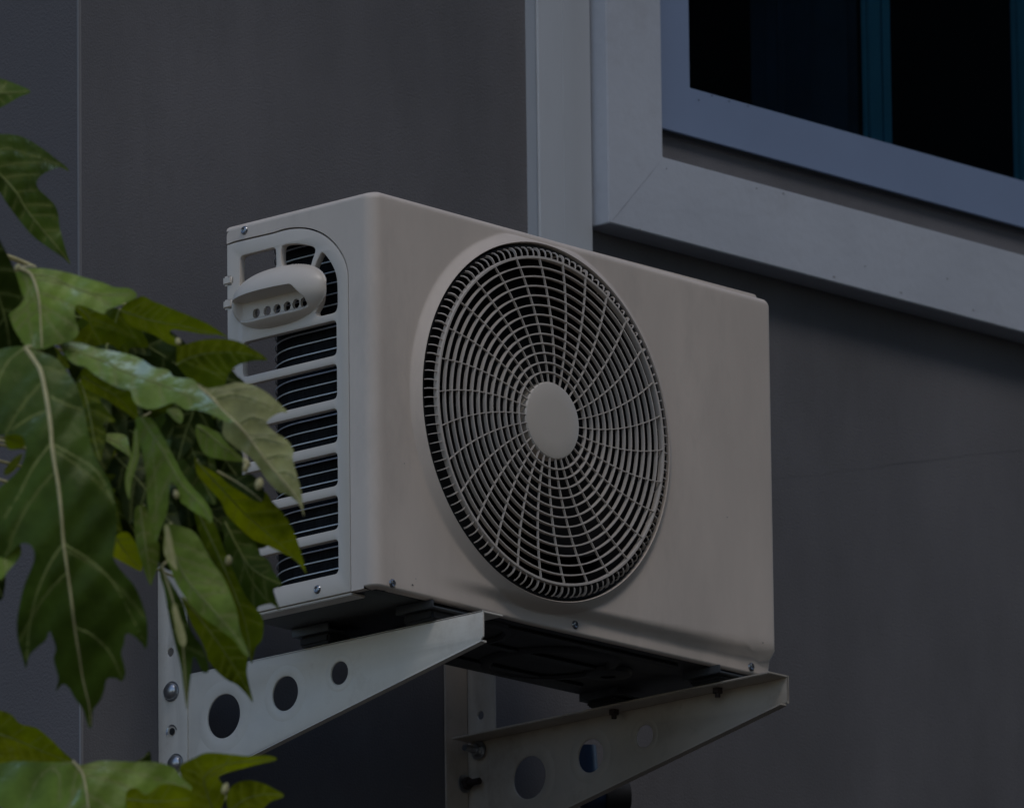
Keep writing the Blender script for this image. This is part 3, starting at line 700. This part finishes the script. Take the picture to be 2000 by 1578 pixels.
def leaf(outline, rib, dist, g=.3, g2=0, h=0, fold=.25, mat=None, ribw=3.5, ribmat=None, extra=(), nsec=6, zoom=None, petiole=None, seed=0, pucker=3.0, wave=5.0, side=1.0):
    rnd = random.Random(seed + int(dist * 1000)); mat = mat or M_leaf; ribmat = ribmat or M_rib_g
    if zoom:
        ox, oy, s = zoom; cv = lambda q: (ox + q[0] / s, oy + q[1] / s)
        outline = [cv(q) for q in outline]; rib = [cv(q) for q in rib]; extra = [[cv(q) for q in e] for e in extra]
    lp = smooth_loop(outline, 5); rb = smooth_loop(rib, 5, False)
    ub, vb = rb[0]; k = dist / FPX
    a1, a2, a3 = (rnd.uniform(0, 6) for _ in range(3))
    # secondary veins
    secs = [smooth_loop(e, 5, False) for e in extra]
    L_ = len(rb)
    for i in range(nsec):
        for sd in (-1, 1):
            j = int((.10 + .74 * (i + (.25 if sd > 0 else 0)) / max(1, nsec)) * (L_ - 1))
            t = Vector((rb[min(L_ - 1, j + 2)][0] - rb[max(0, j - 2)][0], rb[min(L_ - 1, j + 2)][1] - rb[max(0, j - 2)][1])).normalized()
            an = sd * radians(58 + rnd.uniform(-6, 6)); pt = Vector(rb[j]); ln = [tuple(pt)]
            for q in range(60):
                d = Vector((t.x * cos(an) - t.y * sin(an), t.x * sin(an) + t.y * cos(an))); pt = pt + d * 4; an *= .985
                if not inside(tuple(pt), lp): break
                ln.append(tuple(pt))
            if len(ln) > 4: secs.append(ln[:-1])
    veins = [rb] + secs
    def depth(u, v, pk=True):
        du, dv = (u - ub) * k, (v - vb) * k
        d = dist - g * dv - g2 * dv * dv * (1 if dv > 0 else -1) - h * du
        dr = polyd((u, v), rb); d += fold * dr * k
        d += k * wave * (sin(u * .031 + a1) * cos(v * .027 + a2) + .45 * sin(u * .075 + v * .06 + a3))
        return d
    pts = [tuple(p) for p in lp]; n0 = len(pts)
    us, vs_ = [p[0] for p in lp], [p[1] for p in lp]; st = 8.0 if (max(us) - min(us)) * (max(vs_) - min(vs_)) > 30000 else 6.5
    for q in veins:
        for p in q[1::2 if len(q) > 12 else 1]:
            if inside(p, lp) and polyd(p, lp + [lp[0]]) > 2.5 and all(hypot(p[0] - o_[0], p[1] - o_[1]) > 2.5 for o_ in pts[n0:]): pts.append(tuple(p))
    nv = len(pts); v = min(vs_) + st / 2; row = 0
    while v < max(vs_):
        u = min(us) + st / 2 * (1 + row % 2)
        while u < max(us):
            p = (u + rnd.uniform(-1, 1), v + rnd.uniform(-1, 1))
            if inside(p, lp) and polyd(p, lp + [lp[0]]) > st * .45 and all(hypot(p[0] - o_[0], p[1] - o_[1]) > 3.5 for o_ in pts[n0:nv]): pts.append(p)
            u += st
        v += st; row += 1
    r = delaunay_2d_cdt([Vector(p) for p in pts], [], [list(range(n0))], 1, 1e-4)
    V, att = [], []
    for p in r[0]:
        p = (p.x, p.y); dv = min(polyd(p, q) for q in veins if len(q) > 1)
        d = depth(*p) - k * pucker * (1 - math.exp(-dv / 9)) * side
        V.append(at(p[0], p[1], d)); att.append(max(0, 1 - dv / 3.2) * .55)
    me = bpy.data.meshes.new('leaf'); me.from_pydata([tuple(q) for q in V], [], [tuple(f) for f in r[2]])
    me.polygons.foreach_set('use_smooth', [True] * len(me.polygons)); me.materials.append(mat)
    aa = me.attributes.new('vein', 'FLOAT', 'POINT'); aa.data.foreach_set('value', att)
    lo = obj('leaf', me, tree)
    def rib_pts(pl, lift): return [at(p[0], p[1], depth(*p) - lift * k) for p in pl]
    nr = len(rb); rp = rib_pts(rb, ribw * .35)
    obj('midrib', mesh('midrib', *tube_geo(rp, [k * max(.7, ribw * (1 - .8 * i / nr)) for i in range(nr)], 8), ribmat, 60), lo)
    if secs:
        gs = []
        for q in secs:
            big = q in secs[:len(extra)]; w0 = ribw * (.40 if big else .18)
            gs.append(tube_geo(rib_pts(q, .7), [k * max(.35, w0 * (1 - .75 * i / len(q))) for i in range(len(q))], 6))
        vv, ff = join(gs); obj('side_veins', mesh('side_veins', vv, ff, M_rib_g, 60), lo)
    if petiole:
        e = at(*petiole) if petiole[0] < -100 else at(-420, petiole[1] - 40, 15.0)
        s_ = rp[0]; bk = [s_ + FWD * t + Vector((0, 0, .02 * t)) for t in (0, .12, .24, .36, .46)]
        pp = smooth_loop([tuple(p) for p in bk + [bk[-1].lerp(e, t) + Vector((0, 0, .05 * sin(pi * t))) for t in (.12, .3, .55, .8, 1)]], 3, False)
        obj('petiole', mesh('petiole', *tube_geo(pp, [k * (ribw * 1.0 + 1.5 * i / len(pp)) for i in range(len(pp))], 8), M_rib, 60), lo)
    return lo

Z1, Z2, Z3, Z4, Z5, Z6, Z7, Z8, ZA = (0, 480, 5.26), (300, 560, 5.26), (0, 760, 5.26), (200, 780, 5.26), (380, 800, 6.575), (0, 1040, 3.945), (240, 980, 3.945), (0, 1370, 3.509), (0, 120, 3.5875)
TOP = (-420, 560, 15.0); MID = (-420, 800, 15.0); LOW = (-420, 1600, 15.0)
# upper left leaves
leaf([(-40, 150), (0, 154), (30, 164), (60, 179), (36, 191), (0, 211), (-45, 225)], [(-45, 185), (0, 182), (58, 179)], 14.95, .5, fold=.3, ribw=1.6, nsec=3, petiole=TOP, mat=M_deep, seed=1)
leaf([(-60, 480), (0, 510), (70, 512), (170, 535), (290, 605), (400, 690), (465, 740), (482, 772), (420, 745), (350, 765), (290, 800), (258, 845), (270, 895), (330, 950), (385, 1010), (410, 1080), (415, 1140), (435, 1230), (470, 1350), (492, 1422), (440, 1375), (330, 1300), (230, 1225), (140, 1120), (50, 1000), (0, 920), (-90, 820), (-140, 600)],
     [(-120, 700), (0, 795), (110, 915), (180, 1030), (280, 1160), (400, 1300), (485, 1412)], 14.9, .25, h=-.5, fold=.45, ribw=2.2, nsec=6, zoom=ZA, extra=[[(-80, 640), (60, 610), (200, 655), (330, 690), (470, 760)]], petiole=TOP, mat=M_deep, seed=2)
# dark leaf at the left edge
leaf([(-60, 450), (-10, 462), (8, 485), (28, 527), (40, 565), (52, 604), (48, 640), (30, 690), (0, 730), (-50, 740), (-90, 600)], [(-60, 470), (-20, 540), (10, 620), (20, 690)], 14.62, -.5, h=-.3, mat=M_leaf_shaded, ribw=2, nsec=4, petiole=TOP, seed=3)
# A: broad leaf with pale midrib, upper
leaf([(150, 250), (195, 400), (180, 520), (90, 555), (50, 640), (95, 730), (140, 850), (210, 960), (280, 1040), (430, 1065), (560, 1020), (740, 970), (810, 880), (770, 720), (790, 610), (930, 650), (1060, 700), (1110, 655), (1250, 605), (1405, 520), (1335, 440), (1180, 428), (1050, 378), (900, 338), (700, 278), (500, 240), (350, 230), (230, 240)],
     [(175, 235), (240, 250), (310, 290), (360, 390), (390, 500), (410, 650), (420, 850), (430, 1045)], 14.70, .75, g2=-1.2, h=.25, fold=.35, ribw=4.2, ribmat=M_rib, nsec=5, zoom=Z1, extra=[[(330, 300), (520, 320), (760, 430), (1000, 500), (1330, 500)]], petiole=TOP, seed=4, wave=8)
# D: large hanging leaf
leaf([(50, 676), (76, 687), (100, 695), (114, 704), (129, 723), (148, 750), (158, 777), (162, 789), (167, 817), (173, 849), (179, 874), (190, 900), (209, 931), (220, 960), (226, 988), (228, 1026), (225, 1060), (222, 1091), (243, 1121), (264, 1146), (279, 1182), (288, 1222), (286, 1265), (274, 1253), (259, 1240), (246, 1238), (242, 1257), (237, 1273), (241, 1293), (245, 1314), (238, 1330), (226, 1324), (209, 1326), (203, 1349), (195, 1369), (182, 1387), (179, 1419), (172, 1416), (162, 1385), (147, 1364), (134, 1342), (122, 1336), (109, 1349), (114, 1324), (105, 1288), (109, 1266), (101, 1240), (96, 1233), (89, 1250), (68, 1268), (56, 1283), (51, 1305), (44, 1283), (35, 1250), (33, 1217), (38, 1182), (48, 1141), (66, 1096), (63, 1068), (40, 1062), (0, 1095), (-40, 1080), (-50, 1020), (-20, 970), (30, 925), (45, 900), (50, 875), (40, 850), (0, 850), (-50, 840), (-70, 760), (-40, 700), (0, 682)],
     [(50, 680), (67, 704), (80, 727), (91, 780), (99, 836), (101, 866), (106, 903), (114, 950), (120, 1007), (124, 1060), (129, 1096), (137, 1154), (146, 1225), (155, 1281), (162, 1326), (175, 1382), (177, 1415)],
     14.52, .95, g2=-1.8, fold=.22, ribw=4.8, ribmat=M_rib, nsec=3, petiole=(-420, 640, 15.0), mat=M_deep, seed=5, wave=6, pucker=4,
     extra=[[(50, 680), (20, 702), (0, 735), (-20, 790)], [(101, 866), (140, 888), (180, 912), (205, 945), (222, 985)], [(100, 866), (65, 912), (40, 960), (10, 1010)], [(123, 1062), (170, 1090), (215, 1130), (250, 1190), (280, 1250)], [(122, 1064), (95, 1105), (72, 1160), (58, 1220), (52, 1290)], [(146, 1225), (180, 1240), (215, 1275), (236, 1320)], [(99, 775), (130, 790), (160, 800)], [(98, 800), (60, 815), (25, 838)]])
# E: light leaf pointing to the unit
leaf([(118, 674), (144, 666), (190, 680), (234, 688), (272, 699), (300, 717), (328, 722), (340, 736), (376, 741), (391, 760), (414, 782), (433, 801), (456, 824), (436, 821), (409, 808), (382, 800), (362, 800), (340, 787), (322, 792), (300, 799), (280, 797), (262, 785), (254, 763), (238, 760), (209, 747), (180, 728), (165, 716), (148, 712), (130, 698)],
     [(118, 676), (152, 687), (213, 709), (234, 722), (300, 746), (357, 768), (414, 798), (452, 821)], 14.66, 1.1, h=.15, fold=.2, ribw=2.2, nsec=6, petiole=(60, 672, 14.6), seed=6, wave=4)
# F, G: lime leaves below and above it
leaf([(158, 748), (162, 720), (172, 720), (182, 733), (209, 747), (238, 763), (260, 758), (264, 777), (268, 798), (268, 820), (247, 806), (228, 794), (200, 776), (171, 762)], [(160, 735), (190, 752), (230, 776), (266, 815)], 14.72, -.7, fold=.3, ribw=1.5, nsec=4, mat=M_olive, seed=7)
leaf([(146, 602), (152, 594), (167, 598), (177, 609), (202, 611), (221, 628), (247, 645), (273, 663), (243, 670), (228, 688), (200, 684), (171, 680), (148, 672), (143, 657), (160, 643), (174, 630), (161, 621)], [(152, 600), (171, 617), (181, 642), (205, 685)], 14.84, -.7, fold=.3, ribw=1.5, nsec=4, mat=M_olive, seed=8, extra=[[(171, 617), (205, 632), (240, 652), (268, 663)]])
# H, I: right hand lobes over the wall
leaf([(236, 605), (250, 590), (270, 581), (281, 579), (300, 589), (319, 596), (348, 608), (376, 619), (405, 632), (429, 647), (445, 659), (429, 655), (403, 653), (386, 651), (357, 646), (338, 644), (331, 651), (342, 662), (350, 676), (328, 671), (300, 654), (266, 642), (247, 628)], [(238, 608), (270, 618), (300, 627), (360, 638), (442, 658)], 14.80, -.75, h=.1, fold=.2, ribw=1.4, nsec=6, petiole=(118, 676, 14.75), mat=M_olive, seed=9, wave=3)
leaf([(346, 676), (357, 674), (384, 666), (414, 662), (448, 663), (471, 669), (492, 681), (509, 691), (522, 703), (501, 704), (479, 708), (460, 716), (446, 731), (441, 745), (439, 756), (414, 762), (395, 754), (376, 747), (360, 731), (346, 712), (345, 693)], [(346, 712), (370, 699), (405, 690), (450, 688), (485, 692), (520, 702)], 14.78, -.55, h=.2, fold=-.3, ribw=1.7, nsec=6, petiole=(290, 690, 14.8), mat=M_olive, seed=10, wave=3)
# J: pale underside leaf in front of the vent
leaf([(374, 746), (391, 750), (406, 758), (441, 752), (462, 747), (490, 751), (515, 763), (538, 781), (561, 804), (547, 806), (530, 815), (521, 828), (540, 846), (559, 858), (573, 879), (571, 893), (575, 910), (582, 934), (588, 957), (591, 983), (594, 1009), (588, 992), (578, 978), (563, 967), (544, 960), (524, 940), (509, 919), (490, 894), (464, 876), (445, 861), (435, 847), (436, 828), (432, 803), (414, 783), (391, 762)],
     [(378, 748), (414, 777), (431, 798), (463, 828), (482, 849), (491, 861), (517, 896), (547, 932), (580, 972), (593, 1006)], 14.74, .35, h=.25, fold=.3, mat=M_leaf_pale, ribw=3.0, ribmat=M_rib, nsec=2, seed=11, wave=5, pucker=5, side=-1,
     extra=[[(421, 778), (456, 771), (490, 779), (532, 796)], [(465, 830), (490, 815), (520, 823)], [(491, 861), (517, 856), (555, 868)], [(517, 896), (545, 889), (568, 893)], [(412, 775), (425, 758), (440, 754)], [(540, 925), (560, 922), (580, 935)]], petiole=(300, 700, 14.85))
# K and small leaf above it
leaf([(380, 890), (389, 904), (424, 926), (445, 944), (471, 960), (494, 974), (509, 977), (514, 960), (522, 964), (532, 979), (547, 995), (558, 1010), (567, 1024), (577, 1046), (585, 1069), (592, 1094), (598, 1120), (587, 1104), (569, 1089), (544, 1076), (519, 1064), (493, 1053), (468, 1031), (443, 1005), (430, 978), (405, 950), (385, 925)], [(384, 900), (410, 930), (440, 962), (480, 1005), (530, 1048), (565, 1080), (596, 1116)], 14.76, -.6, fold=.25, ribw=1.8, nsec=7, mat=M_lime, seed=12, wave=4, petiole=(300, 840, 14.85))
leaf([(422, 918), (450, 925), (465, 929), (486, 925), (499, 932), (513, 950), (517, 966), (511, 980), (494, 976), (470, 960), (445, 944)], [(424, 920), (460, 940), (490, 960), (511, 978)], 14.72, .2, fold=.3, mat=M_leaf_shaded, ribw=2.2, ribmat=M_rib, nsec=3, seed=13)
leaf([(384, 830), (400, 832), (425, 845), (440, 862), (462, 884), (478, 900), (455, 900), (430, 897), (405, 890), (392, 875), (383, 850)], [(384, 832), (410, 850), (440, 875), (475, 898)], 14.80, .45, fold=.3, mat=M_leaf, ribw=1.6, nsec=4, seed=14)
# L: hanging leaf, centre
leaf([(266, 816), (286, 813), (301, 824), (318, 852), (337, 886), (352, 917), (371, 945), (394, 970), (407, 987), (415, 1008), (413, 1021), (398, 1010), (379, 1000), (362, 987), (352, 978), (346, 951), (334, 942), (331, 953), (329, 980), (325, 1004), (314, 1033), (304, 1058), (297, 1037), (291, 1008), (287, 970), (285, 932), (280, 894), (272, 860), (267, 837)], [(276, 815), (295, 845), (318, 880), (340, 920), (362, 955), (395, 988), (412, 1018)], 14.60, .30, h=.30, fold=.35, ribw=2.0, nsec=6, seed=15, wave=5, extra=[[(300, 855), (300, 900), (305, 960), (306, 1010), (304, 1052)]], petiole=(180, 690, 14.7))
# slim stalk hanging left of it
leaf([(262, 840), (270, 836), (272, 880), (268, 905), (262, 925), (256, 950), (254, 975), (248, 965), (244, 940), (248, 915), (256, 890), (260, 865)], [(266, 840), (266, 880), (258, 910), (250, 940), (252, 970)], 14.58, .3, ribw=1.8, nsec=0, seed=16, wave=2)
# M, N, O, P, Q: drooping leaves in front of the bracket
leaf([(321, 1024), (346, 1026), (382, 1041), (412, 1092), (433, 1122), (450, 1157), (463, 1195), (468, 1228), (478, 1256), (487, 1281), (476, 1277), (458, 1251), (438, 1236), (412, 1216), (390, 1200), (367, 1173), (346, 1142), (329, 1102), (319, 1076), (320, 1050)], [(324, 1030), (340, 1080), (355, 1115), (375, 1145), (420, 1195), (455, 1235), (485, 1279)], 14.62, .55, g2=-.6, h=.15, fold=.3, ribw=2.4, nsec=6, mat=M_leaf, seed=17, wave=5, petiole=(270, 880, 14.75))
leaf([(355, 1164), (392, 1198), (417, 1216), (443, 1237), (461, 1252), (483, 1280), (482, 1310), (486, 1335), (494, 1370), (481, 1355), (463, 1337), (443, 1327), (423, 1310), (407, 1289), (402, 1272), (392, 1249), (377, 1223), (364, 1193)], [(360, 1170), (400, 1220), (440, 1275), (470, 1322), (492, 1366)], 14.70, -.45, fold=.3, ribw=1.8, nsec=6, mat=M_olive, seed=18, wave=4, petiole=(340, 1050, 14.8))
leaf([(380, 985), (417, 1020), (440, 1078), (463, 1130), (483, 1168), (510, 1201), (515, 1223), (511, 1249), (499, 1266), (491, 1296), (485, 1270), (473, 1244), (464, 1208), (448, 1162), (428, 1117), (408, 1081), (388, 1040)], [(384, 995), (420, 1070), (455, 1150), (480, 1220), (491, 1290)], 14.78, -.35, h=.2, fold=.3, ribw=2.0, nsec=7, mat=M_olive, seed=19, wave=5, petiole=(330, 850, 14.9))
leaf([(436, 1010), (468, 1031), (493, 1059), (506, 1081), (524, 1094), (535, 1117), (551, 1142), (535, 1150), (539, 1168), (546, 1192), (531, 1179), (506, 1184), (500, 1190), (481, 1173), (463, 1137), (448, 1102), (438, 1056)], [(440, 1020), (465, 1070), (490, 1108), (520, 1128), (548, 1140)], 14.84, .05, h=.3, fold=.35, ribw=2.0, nsec=5, mat=M_deep, seed=20, wave=5, extra=[[(470, 1080), (490, 1130), (515, 1165), (543, 1188)]], petiole=(380, 930, 14.95))
leaf([(312, 1100), (329, 1130), (346, 1157), (359, 1183), (369, 1221), (382, 1246), (397, 1266), (408, 1306), (396, 1312), (379, 1282), (373, 1317), (368, 1355), (365, 1385), (359, 1347), (352, 1297), (341, 1254), (331, 1208), (321, 1152), (313, 1125)], [(316, 1105), (334, 1160), (346, 1205), (356, 1250), (361, 1310), (365, 1378)], 14.60, .15, h=-.2, fold=.4, ribw=2.6, ribmat=M_rib, nsec=4, mat=M_deep, seed=21, wave=4, petiole=(300, 960, 14.7))
leaf([(322, 1026), (330, 1028), (338, 1062), (344, 1100), (346, 1114), (336, 1106), (321, 1081), (322, 1050)], [(326, 1030), (332, 1070), (344, 1110)], 14.57, .45, h=-.3, mat=M_leaf_pale, ribw=1.6, ribmat=M_rib, nsec=2, seed=22, wave=2)
leaf([(336, 1185), (344, 1180), (352, 1205), (364, 1245), (360, 1262), (350, 1255), (342, 1225)], [(340, 1184), (350, 1220), (361, 1258)], 14.56, .5, h=-.2, mat=M_leaf_pale, ribw=1.6, ribmat=M_rib, nsec=2, seed=23, wave=2)
leaf([(266, 990), (286, 992), (298, 1043), (311, 1064), (309, 1102), (299, 1132), (294, 1143), (283, 1119), (275, 1092), (265, 1056), (262, 1018)], [(274, 992), (282, 1050), (290, 1100), (294, 1138)], 14.70, .2, fold=.35, ribw=1.6, nsec=4, mat=M_leaf, seed=24, wave=4, petiole=(265, 870, 14.8))
leaf([(216, 1080), (228, 1045), (250, 1040), (268, 1066), (277, 1088), (277, 1113), (268, 1113), (253, 1105), (233, 1094)], [(226, 1050), (245, 1078), (274, 1110)], 14.74, -.7, fold=.3, ribw=1.3, nsec=3, mat=M_lime, seed=25)
# left edge pieces
leaf([(-30, 985), (10, 990), (30, 1030), (39, 1060), (40, 1085), (16, 1114), (0, 1132), (-30, 1120), (-50, 1050)], [(-20, 990), (5, 1050), (12, 1112)], 14.45, .6, fold=.3, ribw=1.8, nsec=3, seed=26, petiole=MID)
leaf([(-30, 1100), (0, 1110), (10, 1125), (9, 1150), (2, 1172), (-20, 1160)], [(-20, 1105), (4, 1165)], 14.6, -.2, mat=M_leaf_shaded, ribw=1.3, nsec=2, seed=27)
leaf([(10, 850), (22, 843), (46, 848), (52, 862), (46, 874), (20, 878), (10, 866)], [(12, 855), (50, 866)], 14.5, -.6, ribw=1.2, nsec=2, mat=M_lime, seed=28)
leaf([(44, 886), (40, 900), (28, 918), (12, 928), (8, 920), (20, 902), (34, 890)], [(43, 888), (10, 926)], 14.55, -.5, ribw=1.2, nsec=2, mat=M_lime, seed=29)
leaf([(195, 850), (215, 846), (245, 850), (252, 870), (256, 892), (240, 882), (218, 868)], [(197, 852), (225, 862), (255, 889)], 14.78, .8, ribw=1.3, nsec=3, seed=30)
leaf([(325, 800), (350, 798), (358, 815), (352, 828), (335, 815)], [(330, 800), (352, 826)], 14.8, .6, ribw=1.2, nsec=2, seed=36)
# deep leaves behind, the shade of the others put into their green
D = dict(mat=M_leaf_shaded, ribw=2.0, nsec=5, wave=8)
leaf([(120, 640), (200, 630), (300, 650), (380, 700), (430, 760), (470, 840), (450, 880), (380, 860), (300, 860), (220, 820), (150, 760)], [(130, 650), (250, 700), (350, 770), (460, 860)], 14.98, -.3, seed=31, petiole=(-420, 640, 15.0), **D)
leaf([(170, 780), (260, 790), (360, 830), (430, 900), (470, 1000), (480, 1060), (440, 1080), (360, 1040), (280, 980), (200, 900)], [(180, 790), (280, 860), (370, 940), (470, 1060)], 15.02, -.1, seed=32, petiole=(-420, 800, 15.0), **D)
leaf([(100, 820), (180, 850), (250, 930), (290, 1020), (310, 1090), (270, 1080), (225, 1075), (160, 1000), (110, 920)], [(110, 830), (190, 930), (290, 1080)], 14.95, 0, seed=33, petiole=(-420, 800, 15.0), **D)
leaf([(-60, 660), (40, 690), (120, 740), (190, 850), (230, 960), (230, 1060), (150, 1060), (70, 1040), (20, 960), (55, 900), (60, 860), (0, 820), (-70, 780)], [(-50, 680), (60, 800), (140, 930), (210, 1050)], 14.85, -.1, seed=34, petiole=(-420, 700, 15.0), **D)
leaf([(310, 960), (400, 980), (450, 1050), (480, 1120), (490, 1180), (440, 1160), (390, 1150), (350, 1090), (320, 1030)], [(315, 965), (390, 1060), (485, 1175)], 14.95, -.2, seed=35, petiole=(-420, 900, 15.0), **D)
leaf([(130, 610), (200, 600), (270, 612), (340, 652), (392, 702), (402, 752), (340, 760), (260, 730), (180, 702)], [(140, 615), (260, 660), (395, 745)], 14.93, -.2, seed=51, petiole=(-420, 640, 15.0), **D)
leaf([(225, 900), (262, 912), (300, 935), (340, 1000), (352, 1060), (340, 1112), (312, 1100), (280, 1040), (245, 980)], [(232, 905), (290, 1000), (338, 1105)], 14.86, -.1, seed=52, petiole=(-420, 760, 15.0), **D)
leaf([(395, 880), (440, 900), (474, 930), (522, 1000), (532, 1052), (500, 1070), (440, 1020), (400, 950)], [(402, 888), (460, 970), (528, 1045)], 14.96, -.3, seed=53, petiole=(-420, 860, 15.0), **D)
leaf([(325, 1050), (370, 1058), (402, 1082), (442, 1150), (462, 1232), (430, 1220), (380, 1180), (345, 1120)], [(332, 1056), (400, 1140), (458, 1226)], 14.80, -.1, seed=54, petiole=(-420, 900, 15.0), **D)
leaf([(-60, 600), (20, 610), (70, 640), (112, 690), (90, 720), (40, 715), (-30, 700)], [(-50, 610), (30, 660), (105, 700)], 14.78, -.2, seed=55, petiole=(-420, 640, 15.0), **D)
# more leaves of the same crown, hanging between the others
mass = [(-10, 560), (60, 590), (200, 585), (330, 630), (430, 680), (480, 720), (530, 810), (555, 930), (560, 1060), (520, 1170), (490, 1250), (440, 1250), (380, 1200), (320, 1120), (260, 1070), (180, 1050), (60, 1040), (45, 880), (-10, 830)]
rl = random.Random(21); half = [(.10, .03), (.24, .10), (.36, .24), (.20, .29), (.28, .42), (.36, .58), (.17, .57), (.16, .72), (.08, .86)]
made = 0
for tr_i in range(400):
    if made >= 22: break
    bu_, bv_ = rl.uniform(0, 470), rl.uniform(590, 1060); ln = rl.uniform(130, 230); an = rl.uniform(-1.0, .45); wd = rl.uniform(.75, 1.1)
    ax_, ay_ = -sin(an), cos(an)
    f_ = lambda a, b: (bu_ + (ax_ * b + ay_ * a * wd) * ln, bv_ + (ay_ * b - ax_ * a * wd) * ln)
    ol = [f_(0, 0)] + [f_(a + rl.uniform(-.03, .03), b + rl.uniform(-.02, .02)) for a, b in half] + [f_(.0, 1.0)] + [f_(-a + rl.uniform(-.03, .03), b + rl.uniform(-.02, .02)) for a, b in half[::-1]]
    if not all(inside(q, mass) for q in ol): continue
    leaf(ol, [f_(0, 0), f_(.02, .35), f_(-.01, .7), f_(0, .98)], 14.74 + .24 * rl.random(), rl.uniform(-.5, .6), h=rl.uniform(-.3, .3), mat=rl.choice([M_deep, M_leaf_shaded, M_leaf_shaded, M_olive]), ribw=1.7, nsec=5, wave=7, seed=60 + made, petiole=(-420, 560 + .5 * (bv_ - 560), 15.0)); made += 1
# bottom cluster
leaf([(-50, 1385), (0, 1387), (23, 1396), (40, 1413), (71, 1421), (97, 1441), (120, 1464), (142, 1490), (85, 1500), (43, 1505), (0, 1500), (-60, 1480)], [(-50, 1420), (20, 1440), (80, 1465), (138, 1489)], 14.70, -.65, fold=.3, ribw=1.8, nsec=5, mat=M_lime, seed=41, petiole=LOW)
leaf([(140, 1488), (160, 1493), (199, 1485), (256, 1487), (299, 1487), (336, 1497), (356, 1519), (375, 1540), (340, 1556), (313, 1560), (285, 1590), (256, 1600), (199, 1640), (150, 1650), (90, 1630), (28, 1600), (0, 1575), (-40, 1570), (-50, 1510), (0, 1490), (40, 1486), (85, 1487)],
     [(142, 1486), (160, 1508), (168, 1540), (174, 1590), (180, 1640)], 14.55, .8, g2=-1.5, fold=.3, ribw=3.4, ribmat=M_rib, nsec=3, seed=42, wave=7, extra=[[(142, 1488), (105, 1497), (75, 1520), (50, 1575)], [(150, 1496), (220, 1500), (290, 1515), (365, 1538)], [(100, 1498), (116, 1515), (116, 1560)]])
leaf([(350, 1499), (382, 1478), (407, 1469), (456, 1473), (484, 1476), (524, 1475), (540, 1483), (501, 1493), (467, 1502), (439, 1510), (427, 1519), (436, 1532), (441, 1552), (430, 1580), (400, 1600), (370, 1590), (366, 1541)], [(420, 1590), (405, 1550), (400, 1515), (440, 1492), (536, 1482)], 14.62, -.75, fold=.25, ribw=1.7, nsec=5, mat=M_lime, seed=43, wave=4, extra=[[(403, 1530), (385, 1510), (360, 1502)]], petiole=(250, 1640, 14.8))
leaf([(442, 1556), (456, 1532), (484, 1523), (513, 1529), (536, 1540), (555, 1554), (527, 1566), (500, 1590), (460, 1600), (446, 1580)], [(446, 1585), (480, 1560), (520, 1550), (553, 1554)], 14.66, -.7, fold=.25, ribw=1.5, nsec=4, mat=M_lime, seed=44, wave=3, petiole=(400, 1640, 14.8))
leaf([(246, 1550), (265, 1538), (285, 1552), (313, 1532), (342, 1532), (374, 1546), (370, 1590), (310, 1610), (256, 1600)], [(250, 1560), (300, 1565), (370, 1560)], 14.50, -.7, fold=.3, ribw=1.5, nsec=4, mat=M_lime, seed=45, wave=3, petiole=(200, 1650, 14.7))
leaf([(262, 1490), (280, 1478), (292, 1466), (293, 1490)], [(266, 1490), (291, 1470)], 14.8, -.2, mat=M_leaf_shaded, ribw=1, nsec=0, seed=46)
# cut stubs / buds seen as pale knobs
for u, v, d, r in ((348, 667, 14.74, 7), (506, 945, 14.68, 10), (482, 905, 14.70, 8), (479, 915, 14.69, 7), (344, 966, 14.56, 7), (34, 524, 14.66, 7), (13, 838, 14.48, 8), (440, 1540, 14.58, 9), (446, 1095, 14.62, 8)):
    c = at(u, v, d); k = d / FPX; v_, f_ = lathe([(.001 * r * k, -1.25 * r * k), (.55 * r * k, -1.05 * r * k), (.85 * r * k, -.3 * r * k), (.8 * r * k, .5 * r * k), (.4 * r * k, 1.2 * r * k), (.001 * k, 1.5 * r * k)], 12)
    rot = Matrix.Rotation(random.uniform(.6, 2.4), 3, 'X') @ Matrix.Rotation(random.uniform(-.6, .6), 3, 'Z')
    obj('bud', mesh('bud', [c + rot @ Vector(q) for q in v_], f_, M_rib, 60), tree)
